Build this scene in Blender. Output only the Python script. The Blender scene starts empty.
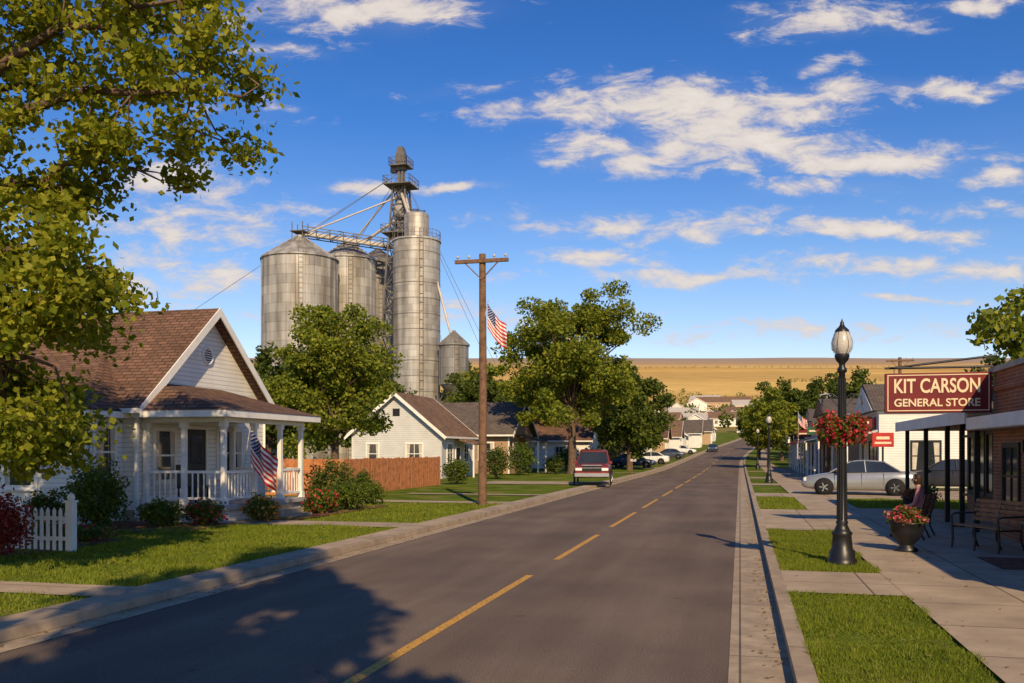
import bpy, math, random
import numpy as np
from mathutils import Vector, Matrix, noise
random.seed(7)
TH=math.atan(0.2533); CT=math.cos(TH); ST=math.sin(TH)
def S(b,d):
    "surveyed position: tangent of bearing from the view axis, distance along it (m)"
    return (d*(CT*b-ST), d*(ST*b+CT))
HT=[(-200,0),(40,0),(75,0),(110,.3),(140,.95),(215,3.7),(250,5.6),(400,14),(700,38),(1200,90),(2500,232),(5000,500),(6500,640),(9000,560)]
def _t(i):
    if i<=1 or i>=len(HT)-1: return 0
    a=(HT[i][1]-HT[i-1][1])/(HT[i][0]-HT[i-1][0]); b=(HT[i+1][1]-HT[i][1])/(HT[i+1][0]-HT[i][0])
    return 0 if a*b<=0 else 2*a*b/(a+b)
def hD(D):
    if D<=HT[0][0]: return 0.
    for i in range(len(HT)-1):
        if D<HT[i+1][0]:
            x0,y0=HT[i];x1,y1=HT[i+1];L=x1-x0;t=(D-x0)/L
            return (2*t**3-3*t*t+1)*y0+(t**3-2*t*t+t)*L*_t(i)+(-2*t**3+3*t*t)*y1+(t**3-t*t)*L*_t(i+1)
    return HT[-1][1]
def h(x,y): return hD(-x*ST+y*CT)
def bend(y):
    "the street curves gently to the right in the distance"
    return 0. if y<110 else (y-110)**2*.00042

# ---------------------------------------------------------------- materials
def newmat(name):
    m=bpy.data.materials.new(name); m.use_nodes=True
    nt=m.node_tree; b=nt.nodes['Principled BSDF']; return m,nt,b
def N(nt,t,**k):
    n=nt.nodes.new(t)
    for a,v in k.items(): setattr(n,a,v)
    return n
def ramp(nt,stops,interp='LINEAR'):
    r=nt.nodes.new('ShaderNodeValToRGB'); r.color_ramp.interpolation=interp
    e=r.color_ramp.elements
    while len(e)>1: e.remove(e[-1])
    e[0].position=stops[0][0]; e[0].color=(*stops[0][1],1)
    for p,c in stops[1:]:
        q=e.new(p); q.color=(*c,1)
    return r
def mul(c,k): return tuple(max(0,min(1,x*k)) for x in c)
def M(name,col,rough=.7,metal=0.,var=.18,scale=2.,bump=0.,bscale=20.,spec=.3,fine=.1,col2=None):
    m,nt,b=newmat(name); L=nt.links
    tc=N(nt,'ShaderNodeTexCoord')
    n1=N(nt,'ShaderNodeTexNoise'); n1.inputs['Scale'].default_value=scale; n1.inputs['Detail'].default_value=6
    L.new(tc.outputs['Object'],n1.inputs['Vector'])
    st=[(.3,mul(col,1-var)),(.56,mul(col,1+var))]
    if col2: st.append((.68,col2))
    r=ramp(nt,st); L.new(n1.outputs['Fac'],r.inputs['Fac'])
    n2=N(nt,'ShaderNodeTexNoise'); n2.inputs['Scale'].default_value=bscale; n2.inputs['Detail'].default_value=4
    L.new(tc.outputs['Object'],n2.inputs['Vector'])
    mx=N(nt,'ShaderNodeMix',data_type='RGBA',blend_type='MULTIPLY'); mx.inputs[0].default_value=1
    r2=ramp(nt,[(.3,(1-fine,)*3),(.7,(1,1,1))]); L.new(n2.outputs['Fac'],r2.inputs['Fac'])
    L.new(r.outputs[0],mx.inputs[6]); L.new(r2.outputs[0],mx.inputs[7]); L.new(mx.outputs[2],b.inputs['Base Color'])
    b.inputs['Roughness'].default_value=rough; b.inputs['Metallic'].default_value=metal
    b.inputs['Specular IOR Level'].default_value=spec
    if bump:
        bp=N(nt,'ShaderNodeBump'); bp.inputs['Strength'].default_value=bump; bp.inputs['Distance'].default_value=.02
        L.new(n2.outputs['Fac'],bp.inputs['Height']); L.new(bp.outputs[0],b.inputs['Normal'])
    return m
def siding(name,col,pitch=.13,vert=False):
    m,nt,b=newmat(name); L=nt.links
    uv=N(nt,'ShaderNodeUVMap'); sp=N(nt,'ShaderNodeSeparateXYZ'); L.new(uv.outputs[0],sp.inputs[0])
    d=N(nt,'ShaderNodeMath',operation='DIVIDE'); L.new(sp.outputs[0 if vert else 1],d.inputs[0]); d.inputs[1].default_value=pitch
    f=N(nt,'ShaderNodeMath',operation='FRACT'); L.new(d.outputs[0],f.inputs[0])
    r=ramp(nt,[(0,mul(col,.98)),(.8,col),(.88,mul(col,.62)),(1,mul(col,.68))]); L.new(f.outputs[0],r.inputs[0])
    tc=N(nt,'ShaderNodeTexCoord'); n1=N(nt,'ShaderNodeTexNoise'); n1.inputs['Scale'].default_value=1.3; n1.inputs['Detail'].default_value=7
    L.new(tc.outputs['Object'],n1.inputs['Vector'])
    r2=ramp(nt,[(.3,(.86,.85,.82)),(.65,(1,1,1))]); L.new(n1.outputs[0],r2.inputs[0])
    mx=N(nt,'ShaderNodeMix',data_type='RGBA',blend_type='MULTIPLY'); mx.inputs[0].default_value=1
    L.new(r.outputs[0],mx.inputs[6]); L.new(r2.outputs[0],mx.inputs[7]); L.new(mx.outputs[2],b.inputs['Base Color'])
    bp=N(nt,'ShaderNodeBump'); bp.inputs['Strength'].default_value=.35; bp.inputs['Distance'].default_value=.02; bp.invert=True
    L.new(f.outputs[0],bp.inputs['Height']); L.new(bp.outputs[0],b.inputs['Normal']); b.inputs['Roughness'].default_value=.6
    return m
def bricky(name,c1,c2,mort,w,hh,ms,bump=.4,rough=.85,off=.5,nscale=.6,dark=.7):
    m,nt,b=newmat(name); L=nt.links
    uv=N(nt,'ShaderNodeUVMap'); br=N(nt,'ShaderNodeTexBrick')
    br.offset=off
    L.new(uv.outputs[0],br.inputs['Vector'])
    for k,v in (('Color1',(*c1,1)),('Color2',(*c2,1)),('Mortar',(*mort,1)),('Scale',1.),('Mortar Size',ms),('Brick Width',w),('Row Height',hh),('Bias',0.),('Mortar Smooth',.2)):
        br.inputs[k].default_value=v
    tc=N(nt,'ShaderNodeTexCoord'); n1=N(nt,'ShaderNodeTexNoise'); n1.inputs['Scale'].default_value=nscale; n1.inputs['Detail'].default_value=9; n1.inputs['Roughness'].default_value=.65
    L.new(tc.outputs['Object'],n1.inputs['Vector'])
    r2=ramp(nt,[(.3,(dark,)*3),(.7,(1.1,1.1,1.1))]); L.new(n1.outputs[0],r2.inputs[0])
    mx=N(nt,'ShaderNodeMix',data_type='RGBA',blend_type='MULTIPLY'); mx.inputs[0].default_value=1
    L.new(br.outputs[0],mx.inputs[6]); L.new(r2.outputs[0],mx.inputs[7]); L.new(mx.outputs[2],b.inputs['Base Color'])
    bp=N(nt,'ShaderNodeBump'); bp.inputs['Strength'].default_value=bump; bp.inputs['Distance'].default_value=.01; bp.invert=True
    L.new(br.outputs['Fac'],bp.inputs['Height']); L.new(bp.outputs[0],b.inputs['Normal']); b.inputs['Roughness'].default_value=rough
    b.inputs['Specular IOR Level'].default_value=.2
    return m
def foliage(name,cols,transl=.35,nscale=.8):
    m,nt,b=newmat(name); L=nt.links
    g=N(nt,'ShaderNodeNewGeometry'); tc=N(nt,'ShaderNodeTexCoord')
    n=N(nt,'ShaderNodeTexNoise'); n.inputs['Scale'].default_value=nscale; n.inputs['Detail'].default_value=2
    L.new(tc.outputs['Object'],n.inputs['Vector'])
    a=N(nt,'ShaderNodeMath',operation='MULTIPLY_ADD'); L.new(g.outputs['Random Per Island'],a.inputs[0]); a.inputs[1].default_value=.55
    s=N(nt,'ShaderNodeMath',operation='MULTIPLY'); L.new(n.outputs[0],s.inputs[0]); s.inputs[1].default_value=.5
    L.new(s.outputs[0],a.inputs[2])
    k=len(cols); r=ramp(nt,[(.15+.7*i/(k-1),c) for i,c in enumerate(cols)]); L.new(a.outputs[0],r.inputs[0])
    L.new(r.outputs[0],b.inputs['Base Color']); b.inputs['Roughness'].default_value=.55; b.inputs['Specular IOR Level'].default_value=.2
    tr=N(nt,'ShaderNodeBsdfTranslucent'); ml=N(nt,'ShaderNodeMix',data_type='RGBA',blend_type='MULTIPLY'); ml.inputs[0].default_value=1
    L.new(r.outputs[0],ml.inputs[6]); ml.inputs[7].default_value=(1.6,1.5,.7,1); L.new(ml.outputs[2],tr.inputs['Color'])
    mx=N(nt,'ShaderNodeMixShader'); mx.inputs[0].default_value=transl
    L.new(b.outputs[0],mx.inputs[1]); L.new(tr.outputs[0],mx.inputs[2]); L.new(mx.outputs[0],nt.nodes['Material Output'].inputs[0])
    return m

WHITE=siding('white_siding',(.86,.81,.73))
GREYS=siding('grey_siding',(.64,.63,.60))
TANS=siding('tan_siding',(.52,.34,.19))
TRIM=M('white_trim',(.84,.79,.71),.5,var=.06,fine=.08)
SHING=bricky('brown_shingles',(.25,.135,.085),(.15,.085,.055),(.07,.04,.025),.32,.15,.018,nscale=.9,dark=.62)
SHING2=bricky('tan_shingles',(.31,.18,.11),(.20,.125,.08),(.08,.05,.035),.32,.15,.018,nscale=.9)
SHING3=bricky('grey_shingles',(.19,.145,.12),(.13,.105,.088),(.05,.04,.035),.32,.15,.018,nscale=.9)
BRICK=bricky('red_brick',(.44,.13,.055),(.30,.09,.04),(.36,.27,.18),.22,.075,.010,nscale=1.2)
BRICK2=bricky('tan_brick',(.48,.28,.14),(.40,.21,.10),(.4,.32,.24),.22,.075,.011,nscale=1.2)
CONC=bricky('sidewalk_concrete',(.48,.37,.255),(.42,.325,.225),(.15,.11,.08),1.7,1.5,.014,bump=.5,off=0,nscale=1.1,dark=.66)
KERB=bricky('kerb_concrete',(.47,.365,.25),(.42,.32,.215),(.15,.12,.09),30.,3.,.012,bump=.4,off=0,nscale=2.5,dark=.58)
WOODF=M('cedar_fence',(.50,.19,.07),.85,var=.3,scale=4,bump=.3,bscale=30,fine=.3)
POLEW=M('weathered_pole_wood',(.19,.105,.06),.9,var=.3,scale=6,bump=.5,bscale=40,fine=.4)
BARK=M('bark',(.14,.09,.06),.95,var=.35,scale=8,bump=.9,bscale=25,fine=.4)
IRON=M('black_iron',(.012,.012,.013),.4,var=.2,spec=.5)
DARKF=M('dark_frame',(.02,.018,.016),.45,var=.1)
BENCHW=M('bench_wood',(.32,.14,.06),.6,var=.3,scale=9)
GLASS=M('window_glass',(.025,.03,.035),.06,var=.3,scale=.7,spec=.8)
CURT=M('curtain',(.55,.48,.38),.9)
STEEL=M('structural_steel',(.14,.125,.11),.6,metal=.2,var=.3,scale=1)
MULCH=M('mulch',(.18,.07,.045),1,var=.4,scale=8,bump=.8,bscale=50,fine=.5)
RUB=M('tyre_rubber',(.015,.015,.015),.85)
CHR=M('chrome',(.6,.6,.6),.25,metal=.9,var=.03)
MAROON=M('maroon_sign_paint',(.17,.014,.014),.45,var=.12)
CREAM=M('cream_paint',(.82,.64,.40),.5,var=.04)
REDP=M('red_sign_paint',(.45,.03,.02),.5)
GREENP=M('green_awning_canvas',(.04,.10,.05),.9)
GREYM=M('grey_canopy_metal',(.50,.45,.39),.5,var=.12,metal=.1)
SOFF=M('soffit_wood',(.40,.21,.10),.7)
def metalbin(name,base,ringh=1.12,dark=.55,pan=.12):
    m,nt,b=newmat(name); L=nt.links
    tc=N(nt,'ShaderNodeTexCoord'); sp=N(nt,'ShaderNodeSeparateXYZ'); L.new(tc.outputs['Object'],sp.inputs[0])
    d=N(nt,'ShaderNodeMath',operation='DIVIDE'); L.new(sp.outputs[2],d.inputs[0]); d.inputs[1].default_value=ringh
    f=N(nt,'ShaderNodeMath',operation='FRACT'); L.new(d.outputs[0],f.inputs[0])
    fl=N(nt,'ShaderNodeMath',operation='FLOOR'); L.new(d.outputs[0],fl.inputs[0])
    at=N(nt,'ShaderNodeMath',operation='ARCTAN2'); L.new(sp.outputs[1],at.inputs[0]); L.new(sp.outputs[0],at.inputs[1])
    a2=N(nt,'ShaderNodeMath',operation='MULTIPLY_ADD'); L.new(at.outputs[0],a2.inputs[0]); a2.inputs[1].default_value=18/6.2832
    h2=N(nt,'ShaderNodeMath',operation='MULTIPLY'); L.new(fl.outputs[0],h2.inputs[0]); h2.inputs[1].default_value=.5; L.new(h2.outputs[0],a2.inputs[2])
    fa=N(nt,'ShaderNodeMath',operation='FLOOR'); L.new(a2.outputs[0],fa.inputs[0])
    cb=N(nt,'ShaderNodeCombineXYZ'); L.new(fa.outputs[0],cb.inputs[0]); L.new(fl.outputs[0],cb.inputs[1])
    wn=N(nt,'ShaderNodeTexWhiteNoise'); L.new(cb.outputs[0],wn.inputs[0])
    r=ramp(nt,[(0,mul(base,1-pan*1.4)),(1,mul(base,1+pan))]); L.new(wn.outputs[0],r.inputs[0])
    r1=ramp(nt,[(0,(.6,.6,.6)),(.07,(1,1,1)),(.95,(1,1,1)),(1,(.75,.75,.75))]); L.new(f.outputs[0],r1.inputs[0])
    mp=N(nt,'ShaderNodeMapping'); mp.inputs['Scale'].default_value=(1,1,.12); L.new(tc.outputs['Object'],mp.inputs[0])
    n1=N(nt,'ShaderNodeTexNoise'); n1.inputs['Scale'].default_value=1.1; n1.inputs['Detail'].default_value=8; L.new(mp.outputs[0],n1.inputs[0])
    r2=ramp(nt,[(.35,(dark,dark*.90,dark*.78)),(.62,(1,1,1))]); L.new(n1.outputs[0],r2.inputs[0])
    m1=N(nt,'ShaderNodeMix',data_type='RGBA',blend_type='MULTIPLY'); m1.inputs[0].default_value=1
    m2=N(nt,'ShaderNodeMix',data_type='RGBA',blend_type='MULTIPLY'); m2.inputs[0].default_value=1
    L.new(r.outputs[0],m1.inputs[6]); L.new(r1.outputs[0],m1.inputs[7]); L.new(m1.outputs[2],m2.inputs[6]); L.new(r2.outputs[0],m2.inputs[7])
    L.new(m2.outputs[2],b.inputs['Base Color']); b.inputs['Metallic'].default_value=.2; b.inputs['Roughness'].default_value=.5
    return m
BINM=metalbin('galvanised_steel',(.44,.42,.385),dark=.55,pan=.16)
BIND=metalbin('dull_galvanised_steel',(.27,.255,.235),dark=.6)
SILOM=metalbin('silo_staves',(.49,.465,.42),.75,.5,pan=.14)

def flagmat():
    m,nt,b=newmat('flag_cloth'); L=nt.links
    uv=N(nt,'ShaderNodeUVMap'); sp=N(nt,'ShaderNodeSeparateXYZ'); L.new(uv.outputs[0],sp.inputs[0])
    def mt(op,a,bb): 
        n=N(nt,'ShaderNodeMath',operation=op)
        for i,v in enumerate((a,bb)):
            if v is None: continue
            if isinstance(v,(int,float)): n.inputs[i].default_value=v
            else: L.new(v,n.inputs[i])
        return n.outputs[0]
    st=mt('LESS_THAN',mt('FRACT',mt('MULTIPLY',sp.outputs[1],6.5),None),.5)
    mx=N(nt,'ShaderNodeMix',data_type='RGBA'); L.new(st,mx.inputs[0]); mx.inputs[6].default_value=(.78,.74,.68,1); mx.inputs[7].default_value=(.5,.02,.025,1)
    cu=mt('LESS_THAN',sp.outputs[0],.4); cv=mt('GREATER_THAN',sp.outputs[1],.4615); can=mt('MULTIPLY',cu,cv)
    sx=mt('SINE',mt('MULTIPLY',sp.outputs[0],94),None); sy=mt('SINE',mt('MULTIPLY',sp.outputs[1],58),None)
    star=mt('GREATER_THAN',mt('MULTIPLY',sx,sy),.55)
    m2=N(nt,'ShaderNodeMix',data_type='RGBA'); L.new(star,m2.inputs[0]); m2.inputs[6].default_value=(.02,.03,.13,1); m2.inputs[7].default_value=(.8,.8,.8,1)
    m3=N(nt,'ShaderNodeMix',data_type='RGBA'); L.new(can,m3.inputs[0]); L.new(mx.outputs[2],m3.inputs[6]); L.new(m2.outputs[2],m3.inputs[7])
    L.new(m3.outputs[2],b.inputs['Base Color']); b.inputs['Roughness'].default_value=.8
    return m
FLAG=flagmat()

# ---------------------------------------------------------------- mesh builder
class MB:
    def __init__(s): s.v=[];s.f=[];s.sm=[];s.M=Matrix()
    def add(s,vs,fs,smooth=False):
        o=len(s.v); s.v+=[tuple(s.M@Vector(p)) for p in vs]
        for f in fs: s.f.append([i+o for i in f]); s.sm.append(smooth)
    def poly(s,*pts): s.add(pts,[list(range(len(pts)))])
    def box(s,x0,x1,y0,y1,z0,z1):
        s.add([(x0,y0,z0),(x1,y0,z0),(x1,y1,z0),(x0,y1,z0),(x0,y0,z1),(x1,y0,z1),(x1,y1,z1),(x0,y1,z1)],
              [[0,3,2,1],[4,5,6,7],[0,1,5,4],[1,2,6,5],[2,3,7,6],[3,0,4,7]])
    def prism(s,pts,vec):
        n=len(pts); vec=Vector(vec); q=[tuple(Vector(p)+vec) for p in pts]
        s.add(list(pts)+q,[list(range(n))[::-1],list(range(n,2*n))]+[[i,(i+1)%n,n+(i+1)%n,n+i] for i in range(n)])
    def tube(s,pts,rads,n=8,smooth=True,caps=True):
        pts=[Vector(p) for p in pts]
        if isinstance(rads,(int,float)): rads=[rads]*len(pts)
        vs=[];fs=[];prev=None
        for i,p in enumerate(pts):
            d=(pts[min(i+1,len(pts)-1)]-pts[max(i-1,0)])
            if d.length<1e-6: d=Vector((0,0,1))
            d.normalize()
            if prev is None:
                a=Vector((1,0,0)) if abs(d.x)<.8 else Vector((0,1,0)); 
            else: a=prev
            a=(a-d*a.dot(d)).normalized(); prev=a; b=d.cross(a)
            for k in range(n):
                t=2*math.pi*(k+.5)/n; vs.append(tuple(p+(a*math.cos(t)+b*math.sin(t))*rads[i]))
        for i in range(len(pts)-1):
            for k in range(n):
                fs.append([i*n+k,i*n+(k+1)%n,(i+1)*n+(k+1)%n,(i+1)*n+k])
        s.add(vs,fs,smooth)
        if caps: 
            s.add(vs[:n],[list(range(n))[::-1]]); s.add(vs[-n:],[list(range(n))])
    def bar(s,p,q,w): s.tube([p,q],[w,w],4,False)
    def lathe(s,prof,n=24,c=(0,0,0),smooth=True,squash=1.):
        vs=[];fs=[]
        for r,z in prof:
            for k in range(n):
                t=2*math.pi*k/n; vs.append((c[0]+r*math.cos(t),c[1]+r*math.sin(t)*squash,c[2]+z))
        for i in range(len(prof)-1):
            for k in range(n): fs.append([i*n+k,i*n+(k+1)%n,(i+1)*n+(k+1)%n,(i+1)*n+k])
        s.add(vs,fs,smooth)
        if prof[0][0]>1e-4: s.add(vs[:n],[list(range(n))[::-1]])
        if prof[-1][0]>1e-4: s.add(vs[-n:],[list(range(n))])
    def loft(s,rings,smooth=True,caps=True):
        n=len(rings[0]); vs=[p for r in rings for p in r]; fs=[]
        for i in range(len(rings)-1):
            for k in range(n): fs.append([i*n+k,i*n+(k+1)%n,(i+1)*n+(k+1)%n,(i+1)*n+k])
        s.add(vs,fs,smooth)
        if caps: s.add(rings[0],[list(range(n))[::-1]]); s.add(rings[-1],[list(range(n))])
    def build(s,name,mat,parent=None,bevel=0):
        me=bpy.data.meshes.new(name); me.from_pydata(s.v,[],s.f); me.materials.append(mat)
        me.polygons.foreach_set('use_smooth',s.sm)
        uvl=me.uv_layers.new(name='UVMap'); co=[Vector(v) for v in s.v]; uv=[]
        for p in me.polygons:
            n=p.normal
            if abs(n.z)>.985: hx,vx=Vector((1,0,0)),Vector((0,1,0))
            else:
                hx=Vector((-n.y,n.x,0)).normalized(); vx=n.cross(hx)
            for vi in p.vertices:
                c=co[vi]; uv+= [c.dot(hx),c.dot(vx)]
        uvl.data.foreach_set('uv',uv)
        ob=bpy.data.objects.new(name,me); bpy.context.collection.objects.link(ob)
        if parent: ob.parent=parent
        if bevel:
            bm=ob.modifiers.new('b','BEVEL'); bm.width=bevel; bm.segments=2; bm.limit_method='ANGLE'
        return ob
class Grp:
    def __init__(s,name,loc=(0,0,0),rot=0,scale=1):
        s.e=bpy.data.objects.new(name,None); s.e.location=loc; s.e.rotation_euler=(0,0,rot); s.e.scale=(scale,)*3
        bpy.context.collection.objects.link(s.e); s.p={}; s.M=Matrix()
    def mb(s,part,mat,bevel=0):
        if part not in s.p: s.p[part]=(MB(),mat,bevel)
        m=s.p[part][0]; m.M=s.M; return m
    def done(s):
        for k,(m,mat,bv) in s.p.items():
            if m.f: m.build(k,mat,s.e,bv)
        return s.e
def dup(e,loc,rot=0,scale=1,name=None):
    n=bpy.data.objects.new(name or e.name.split('.')[0],None); n.location=loc; n.rotation_euler=(0,0,rot)
    n.scale=scale if isinstance(scale,tuple) else (scale,)*3
    bpy.context.collection.objects.link(n)
    for c in e.children:
        k=bpy.data.objects.new(c.name.split('.')[0],c.data); k.parent=n; bpy.context.collection.objects.link(k)
    return n
def TR(x,y,z=0,rot=0): return Matrix.Translation((x,y,z))@Matrix.Rotation(rot,4,'Z')

def leafmesh(name,P,size,mat,parent=None,aspect=.6,rng=None,upbias=.5):
    rng=rng or np.random.default_rng(1); n=len(P); P=np.asarray(P,dtype=np.float64)
    a=rng.normal(size=(n,3)); a/=np.linalg.norm(a,axis=1)[:,None]
    c=rng.normal(size=(n,3)); c[:,2]+=upbias; c/=np.linalg.norm(c,axis=1)[:,None]
    b=np.cross(a,c); b/=np.linalg.norm(b,axis=1)[:,None]+1e-9
    a=np.cross(b,c); a/=np.linalg.norm(a,axis=1)[:,None]+1e-9
    s=(size*rng.uniform(.6,1.3,n))[:,None]*.5
    V=np.empty((n,4,3)); V[:,0]=P-a*s; V[:,1]=P+b*s*aspect; V[:,2]=P+a*s; V[:,3]=P-b*s*aspect
    me=bpy.data.meshes.new(name); me.vertices.add(4*n); me.vertices.foreach_set('co',V.reshape(-1))
    me.loops.add(4*n); me.loops.foreach_set('vertex_index',np.arange(4*n,dtype=np.int32))
    me.polygons.add(n); me.polygons.foreach_set('loop_start',np.arange(0,4*n,4,dtype=np.int32)); me.polygons.foreach_set('loop_total',np.full(n,4,dtype=np.int32))
    me.update(calc_edges=True); me.materials.append(mat)
    ob=bpy.data.objects.new(name,me); bpy.context.collection.objects.link(ob)
    if parent: ob.parent=parent
    return ob

F_OAK=foliage('maple_leaves',[(.09,.125,.010),(.18,.21,.016),(.28,.285,.025),(.38,.36,.04)],.45,.7)
F_TREE=foliage('tree_leaves',[(.055,.085,.010),(.12,.16,.016),(.22,.24,.024),(.32,.315,.035)],.35,.5)
F_DARK=foliage('dark_leaves',[(.04,.065,.011),(.08,.11,.016),(.14,.165,.024)],.3,.5)
F_BUSH=foliage('bush_leaves',[(.035,.065,.010),(.085,.125,.014),(.16,.19,.024)],.3,1.5)
F_RED=foliage('red_bush_leaves',[(.10,.015,.012),(.24,.03,.025),(.36,.08,.045)],.3,1.5)
F_PINK=foliage('pink_petals',[(.45,.03,.06),(.6,.08,.13),(.7,.3,.3)],.3,1.5)
F_REDF=foliage('red_petals',[(.36,.012,.02),(.52,.025,.045),(.65,.14,.14)],.3,1.5)
F_YELF=foliage('orange_petals',[(.5,.05,.01),(.6,.25,.02),(.65,.4,.3)],.3,1.5)
GRASSB=foliage('grass_blades',[(.10,.14,.012),(.17,.215,.016),(.29,.29,.04)],.35,.9)
F_LIT=foliage('dry_leaves',[(.16,.09,.03),(.28,.17,.05),(.22,.20,.05)],.1,1)

def make_tree(name,loc,H,R,nclump,nleaf,ls,tr,mat,seed,cz=.6,rz=.42,cs=.21,zmin=.17):
    rng=np.random.default_rng(seed); g=Grp(name,loc); tb=g.mb('trunk',BARK)
    bd=rng.uniform(-.3,.3,2)
    def trunk(t): return Vector((bd[0]*t*t*1.5,bd[1]*t*t*1.5,H*.75*t))
    ts=[0,.03,.1,.25,.4,.55,.75,1]; tb.tube([trunk(t) for t in ts],[tr*1.5,tr*1.15,tr,tr*.85,tr*.7,tr*.5,tr*.28,tr*.08],10)
    C=Vector((0,0,H*cz)); cl=[]
    while len(cl)<nclump:
        d=rng.normal(size=3); d/=np.linalg.norm(d); k=rng.random()**.4
        nz=noise.noise(Vector(d)*1.7+Vector((seed*3.1,0,0)))
        rr=k*(.82+.5*nz); p=Vector((d[0]*R*rr,d[1]*R*rr,d[2]*H*rz*rr))+C
        if p.z<H*zmin: continue
        cl.append(p)
    w=rng.uniform(.5,1.5,nclump); w/=w.sum(); P=[]
    for i,c in enumerate(cl):
        m=int(nleaf*w[i]); d=rng.normal(size=(m,3)); d/=np.linalg.norm(d,axis=1)[:,None]
        rad=R*cs*rng.uniform(.7,1.4)*rng.random(m)**.45
        P.append(np.array(c)+d*rad[:,None]*np.array([1,1,.7]))
    leafmesh('foliage',np.concatenate(P),ls,mat,g.e,.65,rng)
    for c in cl[::2]:
        t=.22+.6*max(0,min(1,(c.z-H*.25)/(H*.8)))*rng.uniform(.6,1); a=trunk(t); L=(c-a).length
        mid=a.lerp(c,.5)+Vector((0,0,L*.1))+Vector(rng.normal(size=3)*L*.05)
        r=max(.03,tr*.33*min(1,L/R)); tb.tube([a,a.lerp(mid,.5)+Vector((0,0,L*.02)),mid,c],[r,r*.75,r*.5,r*.12],6)
    g.done(); return g.e
def bush(name,loc,rx,ry,rz,n,ls,mat,seed,flowers=None,nf=0):
    rng=np.random.default_rng(seed); e=Grp(name,loc); m=e.mb('stems',BARK)
    for i in range(7):
        a=rng.uniform(0,6.28); m.tube([(0,0,0),(rx*.6*math.cos(a),ry*.6*math.sin(a),rz*1.2)],[.03,.01],5)
    e.done()
    def pts(k,lo):
        d=rng.normal(size=(k,3)); d/=np.linalg.norm(d,axis=1)[:,None]
        f=np.array([.85+.45*noise.noise(Vector(x)*2.6+Vector((seed,0,0))) for x in d])
        r=f*rng.uniform(lo,1.04,k); p=d*r[:,None]*np.array([rx,ry,rz])+np.array([0,0,rz*.95]); return p[p[:,2]>.02]
    leafmesh('leaves',pts(n,.45),ls,mat,e.e,.6,rng)
    if flowers: leafmesh('flowers',pts(nf,.93),ls*1.1,flowers,e.e,.9,rng)
    return e.e

# ---------------------------------------------------------------- world
SUNV=Vector((.40,-.917,0)).normalized(); EL=math.radians(32)
w=bpy.data.worlds.new('World'); bpy.context.scene.world=w; w.use_nodes=True; nt=w.node_tree; L=nt.links
bg=nt.nodes['Background']; bg.inputs[1].default_value=.1
sky=N(nt,'ShaderNodeTexSky',sky_type='NISHITA'); sky.sun_disc=False; sky.sun_elevation=EL
sky.sun_rotation=math.atan2(SUNV.x,SUNV.y); sky.altitude=1300; sky.air_density=1.0; sky.dust_density=.6; sky.ozone_density=1.6
tc=N(nt,'ShaderNodeTexCoord'); mp=N(nt,'ShaderNodeMapping'); mp.inputs['Rotation'].default_value=(0,0,-TH)
L.new(tc.outputs['Generated'],mp.inputs[0]); sp=N(nt,'ShaderNodeSeparateXYZ'); L.new(mp.outputs[0],sp.inputs[0])
def mt(op,a,b=None,c=None):
    n=N(nt,'ShaderNodeMath',operation=op)
    for i,v in enumerate((a,b,c)):
        if v is None: continue
        if isinstance(v,(int,float)): n.inputs[i].default_value=v
        else: L.new(v,n.inputs[i])
    return n.outputs[0]
yy=mt('MAXIMUM',sp.outputs[1],.05); ua=mt('DIVIDE',sp.outputs[0],yy); ub=mt('DIVIDE',sp.outputs[2],yy)
cb=N(nt,'ShaderNodeCombineXYZ'); L.new(ua,cb.inputs[0]); L.new(ub,cb.inputs[1])
CL=[(.18,.385,.15,.035,1.05),(.25,.34,.15,.032,1.0),(.05,.375,.10,.018,.85),(.40,.322,.14,.018,1),(.30,.385,.13,.03,.9),(.12,.335,.10,.024,.9),(.33,.29,.08,.012,.85),
(-.17,.49,.15,.026,.95),(-.25,.445,.06,.012,.8),(-.37,.30,.08,.02,.9),(-.155,.293,.08,.011,.75),(-.06,.292,.06,.008,.85),
(.36,.48,.11,.022,.95),(.35,.43,.05,.012,.85),(.48,.40,.09,.014,.95),(.52,.497,.06,.012,.95),
(.15,.25,.20,.018,.85),(.40,.243,.14,.012,.9),(.10,.215,.09,.012,.85),(.45,.205,.25,.018,.72),(-.34,.25,.12,.04,.8),(-.36,.19,.15,.035,.75),(.2,.195,.18,.014,.75),
(.3,.13,.4,.016,.55),(.5,.27,.1,.009,.7),(.56,.30,.05,.012,.85),(-.1,.15,.25,.022,.55),(.47,.167,.07,.006,.85),(-.05,.40,.10,.010,.45),(-.3,.38,.1,.014,.45)]
acc=None
nz=N(nt,'ShaderNodeTexNoise'); nz.inputs['Scale'].default_value=9; nz.inputs['Detail'].default_value=6; L.new(cb.outputs[0],nz.inputs[0])
va=N(nt,'ShaderNodeVectorMath',operation='MULTIPLY_ADD'); L.new(nz.outputs['Color'],va.inputs[0]); va.inputs[1].default_value=(.13,.05,0); L.new(cb.outputs[0],va.inputs[2])
vb=N(nt,'ShaderNodeVectorMath',operation='ADD'); L.new(va.outputs[0],vb.inputs[0]); vb.inputs[1].default_value=(-.065,-.025,0)
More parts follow.
